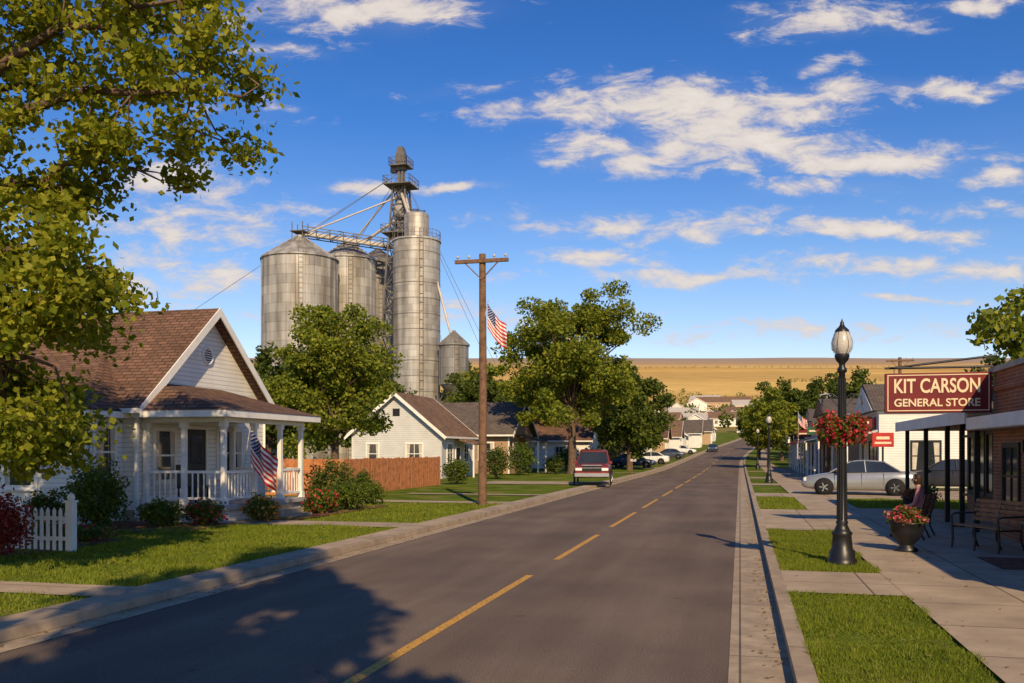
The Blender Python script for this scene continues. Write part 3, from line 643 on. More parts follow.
for (x,y,wm,rm,ro) in hs:
    x+=bend(min(y,290))
    g=Grp('house',(x,y,h(x,y)-.1)); gable(g,0,0,ro,9,7.5,-.3,3.1,5.6,wm,rm,.4); s=1 if x<bend(min(y,290)) else -1
    xf=(4.5 if ro==0 else 3.75)*s; ys=-3.75 if ro==0 else -4.5; a=0 if s>0 else math.pi
    window(g,xf,-2,1.7,a,1.2,1.2,2,2); door(g,xf,0,.1,a); window(g,xf,2,1.7,a,1.2,1.2,2,2); window(g,-1.5,ys,1.7,-math.pi/2,1.1,1.2,2,2); window(g,1.5,ys,1.7,-math.pi/2,1.1,1.2,2,2)
    g.done()
rr=random.Random(5)
for i,(b,d,Ln,W,zr) in enumerate([(.205,560,26,12,8),(.235,580,34,14,9),(.265,545,22,12,8),(.18,500,16,9,7),(.155,470,14,9,7),(.19,430,14,9,6.5),(.225,400,12,9,6),(.29,500,18,10,7),(.12,420,14,9,6),(.33,520,18,10,7),(.41,560,24,12,8),(.37,420,14,9,6),(.5,520,30,14,9),(.17,340,12,8,6),(.2,350,11,8,5.6),(.275,330,12,8,6),(.25,470,14,9,6),(.215,620,20,12,9),(.31,640,24,12,8),(.10,600,24,12,8),(.36,700,30,14,9),(.45,660,22,12,8),(.235,360,12,8,6),(.26,400,12,8,6),(.14,540,18,10,7)]):
    x,y=S(b,d); g=Grp('farm_building' if Ln>20 else 'house',(x,y,h(x,y)-.3),rr.uniform(-.3,.3)+(math.pi/2 if i%3==0 else 0))
    gable(g,0,0,0,Ln,W,0,zr*.58,zr,[WHITE,TANS,WHITE,GREYS][i%4],[SHING3,SHING2,GREYM][i%3],.4)
    for k in range(int(Ln/5)): window(g,-Ln/2+2.5+k*5,-W/2,zr*.3,-math.pi/2,1.4,1.3,2,1)
    g.done()

# ---------------------------------------------------------------- utility poles
def upole(x,y,H=8.75,rot=0):
    g=Grp('utility_pole',(x,y,h(x,y)),rot); m=g.mb('pole',POLEW); m.tube([(0,0,0),(0.02,0,H*.5),(0,0,H)],[.15,.135,.11],12)
    m=g.mb('crossarm',POLEW); m.box(-.95,.95,-.17,-.06,H-.32,H-.2)
    for s in (-1,1): m.bar((s*.6,-.12,H-.3),(0,-.12,H-.9),.025)
    i=g.mb('insulators',GREYM)
    for xx in (-.85,-.45,.45,.85): i.lathe([(.02,0),(.02,.06),(.05,.07),(.05,.12),(.02,.16),(0,.17)],8,(xx,-.115,H-.2))
    g.done()
upole(-8.6,29.8); x,y=S(.431,65); upole(x,y,8.7)
flag('american_flag',(-8.4,29.75,7.05),.85,(.62,.2,-.72),[(-8.6,29.75,6.1),(-8.38,29.75,7.15)],2.2,.08)
x,y=S(.318,62); flag('american_flag',(x,y,4.6),.7,(.6,.1,-.5),[(x,y,.1),(x,y,4.7)],2.2,.08)

# ---------------------------------------------------------------- grain elevator
def gbin(name,b,d,r,ze,zp,mat,ribs=26,cap=True,z0=0):
    x,y=S(b,d); g=Grp(name,(x,y,h(x,y))); m=g.mb('shell',mat); m.lathe([(r,z0),(r,ze)],64)
    m=g.mb('stiffeners',mat)
    for k in range(ribs):
        t=6.2832*k/ribs; c,s=math.cos(t),math.sin(t); m.tube([(r*c*1.004,r*s*1.004,z0),(r*c*1.004,r*s*1.004,ze)],[.05,.05],4,False,False)
    m=g.mb('roof',mat); m.lathe([(r+.18,ze-.12),(r+.18,ze+.02),(r*.12,zp-.25),(r*.12,zp)],32,smooth=False)
    for k in range(16):
        t=6.2832*k/16; c,s=math.cos(t),math.sin(t); m.bar(((r+.15)*c,(r+.15)*s,ze+.06),(r*.14*c,r*.14*s,zp-.2),.05)
    t=-math.pi/2+.5; c,s=math.cos(t),math.sin(t); m=g.mb('ladder',STEEL)
    for o in (-.25,.25): m.bar((r*c*1.03-o*s,r*s*1.03+o*c,z0),(r*c*1.03-o*s,r*s*1.03+o*c,ze+.6),.03)
    z=z0+1
    while z<ze: m.bar((r*c*1.03+.25*s,r*s*1.03-.25*c,z),(r*c*1.03-.25*s,r*s*1.03+.25*c,z),.02); z+=.6
    g.done(); return g
gbin('grain_bin',-.2356,110,4.55,24.9,27.9,BINM); gbin('grain_bin',-.182,117,3.6,26.2,28.8,BINM); gbin('grain_bin',-.149,121,3.3,26.3,28.6,BIND)
g=gbin('small_grain_bin',-.0644,104,1.65,13.9,15.6,BIND,14,z0=9.3)
x,y=S(-.0644,104); g=Grp('bin_support_frame',(x,y,0)); m=g.mb('frame',STEEL)
for a in (-1.5,1.5):
    for b in (-1.5,1.5): m.bar((a,b,0),(a,b,9.4),.12)
    for z in (2,4.5,7): m.bar((a,-1.5,z),(a,1.5,z+2.3),.06); m.bar((-1.5,a,z),(1.5,a,z+2.3),.06)
m=g.mb('shed',M('dark_shed_metal',(.1,.085,.075),.7)); m.box(-1.6,3.4,-1.4,1.4,0,7.4); m.box(-1.7,3.5,-1.5,1.5,7.4,7.6)
g.mb('hopper',BIND).lathe([(.4,8),(1.6,9.5)],20); g.done()
x,y=S(-.106,106); g=Grp('concrete_silo',(x,y,0)); m=g.mb('shell',SILOM); m.lathe([(2.78,0),(2.78,26.4)],64); m.lathe([(2.9,26.4),(2.9,26.6),(1.5,26.75)],48)
m.lathe([(1.45,26.6),(1.45,29.6),(1.35,29.75),(0,29.9)],32)
m=g.mb('hoops',BIND)
for i in range(14): m.lathe([(2.782,0),(2.81,.03),(2.81,.09),(2.782,.12)],48,(0,0,1.5+i*1.8))
m=g.mb('railing',STEEL)
for k in range(24):
    t=6.2832*k/24; m.bar((2.8*math.cos(t),2.8*math.sin(t),26.6),(2.8*math.cos(t),2.8*math.sin(t),27.6),.03)
    t2=6.2832*(k+1)/24
    for z in (27.1,27.6): m.bar((2.8*math.cos(t),2.8*math.sin(t),z),(2.8*math.cos(t2),2.8*math.sin(t2),z),.025)
t=-1.1
for z in range(2,27): m.bar((2.86*math.cos(t),2.86*math.sin(t),z),(2.86*math.cos(t+.15),2.86*math.sin(t+.15),z),.03)
for o in (0,.15): m.bar((2.87*math.cos(t+o),2.87*math.sin(t+o),0),(2.87*math.cos(t+o),2.87*math.sin(t+o),27.5),.04)
g.done()
bx,by=S(-.1233,111.5); g=Grp('elevator_leg_tower',(bx,by,0)); m=g.mb('lattice',STEEL)
def hw(z): return 1.75-(z-18)*.058 if z>18 else 1.75
zs=[0,4,8,12,16,19,22,25,27.5,30,32.3,34.6]
for i in range(len(zs)-1):
    a,b=zs[i],zs[i+1]; p,q=hw(a),hw(b); cs=[(-1,-1),(1,-1),(1,1),(-1,1)]
    for k in range(4):
        c,c2=cs[k],cs[(k+1)%4]
        m.bar((c[0]*p,c[1]*p,a),(c[0]*q,c[1]*q,b),.13); m.bar((c[0]*q,c[1]*q,b),(c2[0]*q,c2[1]*q,b),.08)
        m.bar((c[0]*p,c[1]*p,a),(c2[0]*q,c2[1]*q,b),.065); m.bar((c2[0]*p,c2[1]*p,a),(c[0]*q,c[1]*q,b),.065)
m=g.mb('leg_casing',M('leg_casing_metal',(.15,.135,.12),.5,metal=.3)); m.box(-.35,-.05,-.3,.3,0,37); m.box(.1,.4,-.3,.3,0,37)
m.box(-.55,.6,-.45,.45,36.6,38.6); m.prism([(-.55,-.45,38.6),(.6,-.45,38.6),(.3,-.45,39.5),(-.25,-.45,39.5)],(0,.9,0)); m.box(-1.3,-.55,-.3,.3,36.4,37.4)
m=g.mb('platforms',STEEL)
for z,w_ in ((34.6,1.7),(37.0,1.15),(28.6,1.9)):
    m.box(-w_,w_,-w_,w_,z,z+.12)
    for k in range(7):
        o=-w_+2*w_*k/6
        for s in (-1,1): m.bar((o,s*w_,z),(o,s*w_,z+1.05),.035); m.bar((s*w_,o,z),(s*w_,o,z+1.05),.035)
    for zz in (z+.55,z+1.05):
        for s in (-1,1): m.bar((-w_,s*w_,zz),(w_,s*w_,zz),.035); m.bar((s*w_,-w_,zz),(s*w_,w_,zz),.035)
m=g.mb('distributor',M('distributor_metal',(.3,.28,.26),.5)); m.lathe([(.3,0),(1.0,.6),(1.0,1.5),(.5,2.3)],16,(0,0,30.5))
R2=Vector((CT,ST,0)); Fw=Vector((-ST,CT,0))
def rel(r,f,z): v=R2*r+Fw*f; return (v.x,v.y,z)
sp_=g.mb('spouts',GREYM)
sp_.tube([(0,0,34),rel(1.5,-4,29.9)],.2,8); sp_.tube([(0,0,31),rel(-5,2,28.2)],.18,8); sp_.tube([(0,0,33.5),rel(-12.5,-1.5,28.1)],.10,8); sp_.tube([(0,0,32.2),rel(-3.0,7.5,28.4)],.15,8)
sp_.tube([(0.4,0,31),rel(4.4,-6.2,24),rel(6.6,-7,15.6)],.14,8); sp_.tube([(0,0,35.2),rel(-6.6,4.5,29)],.12,8); sp_.tube([(.4,0,34),rel(2.6,-5.5,26.9)],.12,8)
c=g.mb('guy_cables',STEEL)
for q in (rel(-15,-2,26),rel(-12,6,20),rel(11,-5,12),rel(14,2,8),rel(-30,4,18),rel(9,-5,0)): c.tube([(0,0,36.5),q],.03,4)
g.done()
def bridge(name,P,Q,w_=.8,hh=1.1):
    g=Grp(name); m=g.mb('truss',STEEL); P=Vector(P);Q=Vector(Q); d=Q-P; n=max(3,int(d.length/1.5)); s=Vector((-d.y,d.x,0)).normalized()*w_; u=Vector((0,0,hh))
    for k in range(n):
        a=P+d*k/n; b=P+d*(k+1)/n
        for sg in (-1,1):
            m.bar(a+s*sg,b+s*sg,.08); m.bar(a+s*sg+u,b+s*sg+u,.07); m.bar(a+s*sg,a+s*sg+u,.055); m.bar(a+s*sg,b+s*sg+u,.05)
        m.bar(a-s,a+s,.05)
    c=g.mb('conveyor',GREYM); c.tube([P+Vector((0,0,.35)),Q+Vector((0,0,.35))],[.38,.38],4,False); g.done()
a=S(-.232,112.5); b=S(-.128,114); bridge('conveyor_bridge',(a[0],a[1],28.7),(b[0],b[1],27.3))
a=S(-.128,112); b=S(-.100,108); bridge('conveyor_bridge',(a[0],a[1],31.0),(b[0],b[1],29.9),.5,.9)
a=S(-.2356,110); g=Grp('bin_roof_catwalk',(a[0],a[1],27.6)); m=g.mb('frame',STEEL)
for s in (-.7,.7):
    for q in (-.7,.7): m.bar((s,q,-.6),(s,q,2.2),.06)
m.box(-.9,.9,-.9,.9,1.0,1.1); g.done()
a=S(-.182,117); g=Grp('bin_roof_catwalk',(a[0],a[1],28.3)); m=g.mb('frame',STEEL); m.box(-1.2,1.2,-1,1,.0,.15)
for s in (-1.1,0,1.1): 
    for q in (-.9,.9): m.bar((s,q,0),(s,q,1.5),.05)
for q in (-.9,.9): m.bar((-1.1,q,1.3),(1.1,q,1.3),.05)
g.done()

# ---------------------------------------------------------------- brick store
g=Grp('brick_store'); m=g.mb('walls',BRICK); m.box(5.5,18,9,22.2,.05,3.72)
c=g.mb('coping',M('stone_coping',(.42,.36,.28),.8)); c.box(5.42,18.1,8.9,22.3,3.722,3.84)
m.box(5.44,5.498,9,22.2,3.3,3.42)
for yc in (20.75,18.6,16.4,14.2): window(g,5.5,yc,1.45,math.pi,1.05,1.2,2,2,DARKF)
m=g.mb('canopy',GREYM); m.box(4.95,5.44,11,22.1,2.44,2.70)
m=g.mb('canopy_fascia',TRIM); m.box(4.92,4.948,11,22.1,2.46,2.72)
m=g.mb('entry_walls',BRICK); m.box(7.0,18,22.21,31.3,.05,3.0)
m=g.mb('entry_roof',GREYM); m.prism([(5.0,22.32,2.75),(5.0,22.32,2.87),(9,22.32,3.37),(9,22.32,3.23)],(0,9.4,0))
m=g.mb('entry_fascia',TRIM); m.box(4.94,4.998,22.32,31.72,2.6,2.9); m.box(5.0,9,31.74,31.78,2.62,3.0)
g.mb('soffit',SOFF).box(5.0,6.99,22.33,31.7,2.64,2.68)
m=g.mb('posts',DARKF)
for y in (22.6,24.0,25.6,28.4,31.4): m.box(5.2,5.31,y-.055,y+.055,.12,2.64)
m.box(5.24,5.28,22.66,23.94,.9,.95); m.box(5.24,5.28,22.66,23.94,2.3,2.36)
for yc in (24.6,27.9,30): window(g,7.0,yc,1.6,math.pi,1.8,1.7,3,1,DARKF)
door(g,7.0,26.2,.12,math.pi,1.1,2.2)
wl=g.mb('wall_lamps',IRON)
for yc in (19.65,17.5): wl.box(5.38,5.497,yc-.06,yc+.06,1.95,2.2)
g.done()
g=Grp('general_store_sign'); g.mb('board',MAROON,.012).box(3.2,5.41,21.93,22.05,2.84,3.74)
m=g.mb('border',CREAM)
for a,b,z0,z1 in ((3.25,5.36,2.88,2.90),(3.25,5.36,3.68,3.70)): m.box(a,b,21.922,21.929,z0,z1)
for a in (3.25,5.34): m.box(a,a+.02,21.922,21.929,2.902,3.678)
m=g.mb('brackets',IRON); m.tube([(5.5,21.99,4.1),(3.3,21.99,3.86)],.025,6); m.tube([(5.44,21.99,3.86),(3.2,21.99,3.86)],.025,6)
for x in (3.4,5.2): m.bar((x,21.99,3.74),(x,21.99,3.86),.012)
g.done()
def text(s,cx,z,wid,ht,y,parent,mat):
    cu=bpy.data.curves.new('lettering','FONT'); cu.body=s; cu.align_x='CENTER'; cu.align_y='CENTER'; cu.size=1; cu.extrude=.012; cu.offset=.02
    cu.materials.append(mat); o=bpy.data.objects.new('lettering',cu); bpy.context.collection.objects.link(o)
    bpy.context.view_layer.update(); d=o.dimensions; sx=wid/d.x; sy=ht/d.y
    o.scale=(sx,sy,1); o.rotation_euler=(math.pi/2,0,0); o.location=(cx,y,z); o.parent=parent
text('KIT CARSON',4.28,3.43,1.78,.33,21.925,g.e,CREAM); text('GENERAL STORE',4.28,3.06,1.78,.18,21.925,g.e,CREAM)

# ---------------------------------------------------------------- shops
def shop(name,x0,x1,y0,y1,H,wall,awn,sign,gab=0,words=None):
    g=Grp(name,(0,0,h(x0,y0))); g.mb('walls',wall).box(x0,x1,y0,y1,0,H); g.mb('coping',TRIM).box(x0-.08,x1+.05,y0-.06,y1+.06,H+.002,H+.14)
    n=max(2,int((y1-y0)/3))
    for i in range(n):
        yc=y0+(y1-y0)*(i+.5)/n
        if i==n//2: door(g,x0,yc,.12,math.pi,1,2.2)
        else: window(g,x0,yc,1.55,math.pi,(y1-y0)/n*.7,1.7,2,1,DARKF)
    k=max(1,int((x1-x0)/3.5))
    for i in range(k): window(g,x0+(x1-x0)*(i+.5)/k,y0,1.7,-math.pi/2,1.3,1.4,2,2)
    a=g.mb('awning',awn); a.prism([(x0-1.7,y0+.1,2.55),(x0-.01,y0+.1,2.95),(x0-.01,y0+.1,3.07),(x0-1.7,y0+.1,2.67)],(0,y1-y0-.2,0))
    p=g.mb('posts',TRIM)
    for i in range(n+1): yy=y0+.2+(y1-y0-.4)*i/n; p.box(x0-1.6,x0-1.5,yy-.05,yy+.05,.1,2.57)
    if sign: g.mb('sign_board',sign).box(x0-.1,x0-.01,y0+1,y1-1,3.15,H-.15)
    if words: g.mb('blade_sign',words).box(x0-1.5,x0-.3,y0+.3,y0+.38,3.15,3.75); g.mb('blade_sign_stripe',CREAM).box(x0-1.35,x0-.45,y0+.288,y0+.298,3.38,3.5)
    if gab: 
        m=g.mb('gable_roof',SHING3); ym=(y0+y1)/2
        m.prism([(x0-.3,y0-.3,H+.145),(x0-.3,ym,H+gab),(x0-.3,y1+.3,H+.145)],(x1-x0+.5,0,0)); g.mb('gable_face',wall).prism([(x0-.36,y0-.1,H+.15),(x0-.36,ym,H+gab-.15),(x0-.36,y1+.1,H+.15)],(.05,0,0))
    g.done()
shop('corner_shop',7.0,16,50,58,3.9,WHITE,GREYM,REDP,1.8,MAROON)
shop('shop_building',6.4,15,60,70,3.8,TANS,GREENP,None,0,REDP)
shop('shop_building',6.4,15,71,81,4.6,BRICK,GREYM,CREAM,1.5,GREENP)
shop('shop_building',6.4,15,83,96,3.7,WHITE,REDP,None,0,MAROON)
shop('shop_building',7.5,18,100,108,4.8,TANS,GREYM,None,1.6)
x,y=S(.412,44); g=Grp('shop_sign',(x,y,0)); g.mb('posts',IRON).tube([(0,0,.05),(0,0,2.6)],.05,8); g.mb('board',REDP,.02).box(-.5,.5,-.06,.06,2.15,2.85); g.mb('stripe',CREAM).box(-.38,.38,-.07,-.062,2.3,2.4); g.mb('stripe',CREAM).box(-.3,.3,-.07,-.062,2.52,2.66); g.done()
g=Grp('mailbox',(-8.35,72,.09)); g.mb('post',POLEW).box(-.045,.045,-.045,.045,0,1.0)
m=g.mb('box',GREYM); m.prism([(-.12,-.09,1.0),(-.12,.09,1.0),(-.12,.09,1.13),(-.12,.05,1.2),(-.12,-.05,1.2),(-.12,-.09,1.13)],(.45,0,0)); g.mb('flag',IRON).box(.1,.2,-.105,-.095,1.12,1.3); g.done()

# ---------------------------------------------------------------- street lamp
def lamp(x,y,baskets=True):
    g=Grp('street_lamp',(x,y,h(x,y)+.1)); m=g.mb('post',IRON)
    m.lathe([(.24,0),(.24,.08),(.21,.10),(.20,.22),(.17,.26),(.15,.48),(.17,.52),(.13,.56),(.085,.66),(.10,.70),(.075,.74),(.062,1.4),(.055,2.6),(.05,3.18),(.075,3.2),(.08,3.25),(.05,3.29),(.05,3.34),(.10,3.4),(.12,3.46),(.115,3.5)],24)
    for k in range(12):
        t=6.283*k/12; m.tube([(.08*math.cos(t),.08*math.sin(t),.74),(.056*math.cos(t),.056*math.sin(t),3.1)],[.011,.009],4)
    gl=g.mb('globe',GLOBE); gl.lathe([(.10,3.5),(.155,3.58),(.165,3.68),(.14,3.80),(.10,3.88)],24)
    m.lathe([(.115,3.87),(.11,3.9),(.05,3.96),(.03,4.0),(.035,4.02),(.012,4.06),(0,4.1)],16)
    for k in range(6):
        t=6.283*k/6; c,s=math.cos(t),math.sin(t); m.tube([(.118*c,.118*s,3.5),(.17*c,.17*s,3.6),(.17*c,.17*s,3.7),(.11*c,.11*s,3.88)],.004,4)
    if baskets:
        for s in (-1,1):
            m.tube([(0,0,2.72),(s*.15,0,2.84),(s*.3,0,2.8),(s*.32,0,2.65)],.014,6)
            m.bar((0,0,2.55),(s*.2,0,2.8),.012)
            for q in (-.1,.1): m.bar((s*.3,0,2.66),(s*.3+q,0,2.38),.004)
            g.mb('baskets',M('coir_basket',(.1,.06,.03),1)).lathe([(.04,2.0),(.13,2.1),(.18,2.26)],14,(s*.22,0,0))
    g.done()
    if baskets:
        rng=np.random.default_rng(8)
        def pp(n,lo):
            d=rng.normal(size=(n,3)); d/=np.linalg.norm(d,axis=1)[:,None]; side=np.where(rng.random(n)<.5,-1,1)
            f=np.array([.85+.6*noise.noise(Vector(x)*2.2+Vector((float(s_),0,0))) for x,s_ in zip(d,side)])
            return d*(f*rng.uniform(lo,1.1,n))[:,None]*np.array([.23,.26,.27])+np.stack([side*.18,0*side,0*side+2.24],1)
        leafmesh('basket_leaves',pp(3400,.5),.06,F_BUSH,g.e,.6,rng); leafmesh('basket_flowers',pp(1200,.9),.055,F_REDF,g.e,.95,rng)
mt_,nt_,b_=newmat('frosted_globe'); b_.inputs['Base Color'].default_value=(.75,.68,.56,1); b_.inputs['Roughness'].default_value=.25; b_.inputs['Transmission Weight'].default_value=.35; GLOBE=mt_
lamp(1.65,15.9); lamp(1.65,55,False); lamp(1.65,90,False)

# ---------------------------------------------------------------- bench
def bench(x,y,rot,L_=1.5):
    g=Grp('park_bench',(x,y,.122),rot); m=g.mb('slats',BENCHW,.006)
    for i in range(5): m.box(-.05+i*.095,.03+i*.095,-L_/2,L_/2,.43,.455)
    for i in range(5):
        z=.52+i*.085; xx=-.09-i*.022; m.box(xx-.012,xx+.012,-L_/2,L_/2,z,z+.068)
    f=g.mb('iron_frame',IRON)
    for s in (-L_/2+.06,0,L_/2-.06):
        f.tube([(.42,s,0),(.40,s,.2),(.41,s,.42)],.022,6); f.tube([(-.16,s,0),(-.06,s,.22),(-.06,s,.42),(-.2,s,.95)],.022,6); f.tube([(-.06,s,.415),(.41,s,.415)],.02,6)
        if s: f.tube([(.41,s,.42),(.43,s,.62),(.35,s,.66),(-.11,s,.66)],.02,6)
    g.done()
bench(4.62,18.6,math.pi+.45,1.35)
bench(3.78,20.9,math.pi-.35,1.4)
def planter(x,y,sc=1.):
    g=Grp('flower_planter',(x,y,.122),0,sc); g.mb('urn',IRON).lathe([(.20,0),(.21,.05),(.13,.10),(.13,.14),(.24,.25),(.31,.42),(.30,.5),(.34,.54),(.34,.58),(.28,.58),(.27,.52),(0,.5)],28); g.done()
    rng=np.random.default_rng(4)
    def pp(n,lo):
        d=rng.normal(size=(n,3)); d/=np.linalg.norm(d,axis=1)[:,None]; d[:,2]=abs(d[:,2]); f=np.array([.85+.55*noise.noise(Vector(x)*2.4) for x in d])
        return d*(f*rng.uniform(lo,1.12,n))[:,None]*np.array([.38,.38,.30])+np.array([0,0,.55])
    leafmesh('leaves',pp(2600,.3),.075,F_BUSH,g.e,.5,rng); leafmesh('flowers',pp(380,.9),.06,F_PINK,g.e,.95,rng)
planter(3.0,18.0,.95); planter(5.0,29.2,.8)

# ---------------------------------------------------------------- person seated
def person(loc,rot):
    J={'pel':(0,0,.55),'sp':(-.03,0,.72),'ch':(-.02,0,.94),'nk':(.01,0,1.10),'hd':(.05,0,1.18),'hd2':(.05,0,1.28),
       'hl':(.02,.10,.53),'kl':(.44,.13,.53),'al':(.42,.13,.10),'tl':(.58,.14,.04),'hr':(.02,-.10,.53),'kr':(.43,-.15,.54),'ar':(.38,-.15,.10),'tr':(.54,-.17,.04),
       'sl':(-.01,.18,1.0),'el':(.06,.25,.74),'wl':(.28,.14,.66),'sr':(-.01,-.18,1.0),'er':(.06,-.25,.74),'wr':(.28,-.12,.67)}
    Rr={'pel':.15,'sp':.13,'ch':.15,'nk':.055,'hd':.07,'hd2':.07,'hl':.10,'kl':.065,'al':.042,'tl':.035,'hr':.10,'kr':.065,'ar':.042,'tr':.035,'sl':.065,'el':.047,'wl':.03,'sr':.065,'er':.047,'wr':.03}
    E=[('pel','sp','s'),('sp','ch','s'),('ch','nk','k'),('nk','hd','k'),('hd','hd2','k'),('pel','hl','t'),('hl','kl','t'),('kl','al','t'),('al','tl','b'),('pel','hr','t'),('hr','kr','t'),('kr','ar','t'),('ar','tr','b'),
       ('ch','sl','s'),('sl','el','s'),('el','wl','k'),('ch','sr','s'),('sr','er','s'),('er','wr','k')]
    names=list(J)
    def grow(nm,pts,rad,edges,root):
        me=bpy.data.meshes.new(nm); me.from_pydata(pts,edges,[]); o=bpy.data.objects.new(nm,me); bpy.context.collection.objects.link(o)
        md=o.modifiers.new('s','SKIN'); sv=me.skin_vertices[0].data
        for i,r in enumerate(rad): sv[i].radius=(r,r); sv[i].use_root=(i==root)
        s=o.modifiers.new('d','SUBSURF'); s.levels=2; s.render_levels=2
        dg=bpy.context.evaluated_depsgraph_get(); m2=bpy.data.meshes.new_from_object(o.evaluated_get(dg)); bpy.data.objects.remove(o); return m2
    sk=M('skin',(.5,.28,.19),.5,var=.05); sh=M('pink_shirt',(.58,.22,.20),.85,var=.1); tro=M('dark_trousers',(.03,.035,.06),.9); shoe=M('shoes',(.03,.02,.015),.5); hair=M('dark_hair',(.03,.018,.012),.6)
    g=Grp('seated_person',loc,rot)
    me=grow('body',[J[k] for k in names],[Rr[k] for k in names],[(names.index(a),names.index(b)) for a,b,_ in E],0)
    me.materials.clear()
    for q in (sk,sh,tro,shoe): me.materials.append(q)
    mi={'k':0,'s':1,'t':2,'b':3}
    segs=[(Vector(J[a]),Vector(J[b]),mi[c],(Rr[a]+Rr[b])/2) for a,b,c in E]
    for p in me.polygons:
        c=Vector(p.center); best=None
        for a,b,k,r in segs:
            d=b-a; t=max(0,min(1,(c-a).dot(d)/d.length_squared)); dd=(c-a-d*t).length-r
            if best is None or dd<best[0]: best=(dd,k)
        p.material_index=best[1]; p.use_smooth=True
    o=bpy.data.objects.new('body',me); bpy.context.collection.objects.link(o); o.parent=g.e
    for s,wk in ((1,'wl'),(-1,'wr')):
        w_=Vector(J[wk]); pts=[w_,w_+Vector((.05,-.01*s,-.005)),w_+Vector((.09,-.015*s,-.012))]; rad=[.028,.034,.03]; ed=[(0,1),(1,2)]
        m1=grow('palm',[tuple(p) for p in pts],rad,ed,0); m1.materials.append(sk); oo=bpy.data.objects.new('palm',m1); bpy.context.collection.objects.link(oo); oo.parent=g.e
        for i,(off,ln) in enumerate([(-.027,.065),(-.009,.075),(.009,.07),(.027,.055)]):
            b0=w_+Vector((.085,off-.012*s,-.008)); pp=[b0,b0+Vector((ln*.45,0,-.004)),b0+Vector((ln*.75,0,-.022)),b0+Vector((ln*.85,0,-.042))]
            m1=grow('finger',[tuple(p) for p in pp],[.010,.009,.008,.007],[(0,1),(1,2),(2,3)],0); m1.materials.append(sk); oo=bpy.data.objects.new('finger_%d'%(i+1),m1); bpy.context.collection.objects.link(oo); oo.parent=g.e
        b0=w_+Vector((.035,-.035*s,0)); pp=[b0,b0+Vector((.03,-.022*s,-.004)),b0+Vector((.055,-.026*s,-.012))]
        m1=grow('thumb',[tuple(p) for p in pp],[.013,.011,.009],[(0,1),(1,2)],0); m1.materials.append(sk); oo=bpy.data.objects.new('thumb',m1); bpy.context.collection.objects.link(oo); oo.parent=g.e
    m=g.mb('head',sk); m.lathe([(.0,-.115),(.045,-.105),(.07,-.06),(.082,0),(.08,.06),(.055,.10),(0,.118)],20,(.06,0,1.26))
    m.tube([(.13,0,1.28),(.165,0,1.245),(.14,0,1.235)],[.008,.014,.012],6)
    for s in (-1,1): m.lathe([(0,-.03),(.014,-.01),(.012,.02),(0,.032)],8,(.055,s*.083,1.25))
    ey=g.mb('eyes',M('eye_dark',(.02,.015,.01),.3)) 
    for s in (-1,1): ey.lathe([(0,-.009),(.011,0),(0,.009)],8,(.132,s*.03,1.268))
    g.mb('mouth',M('lips',(.4,.12,.1),.5)).tube([(.128,-.022,1.20),(.137,0,1.198),(.128,.022,1.20)],[.004,.007,.004],6)
    hr=g.mb('hair',hair); hr.lathe([(.075,-.10),(.09,-.05),(.095,.02),(.088,.08),(.055,.12),(0,.135)],20,(.035,0,1.265))
    g.done()
person((3.75,20.95,.10),math.pi-.35)

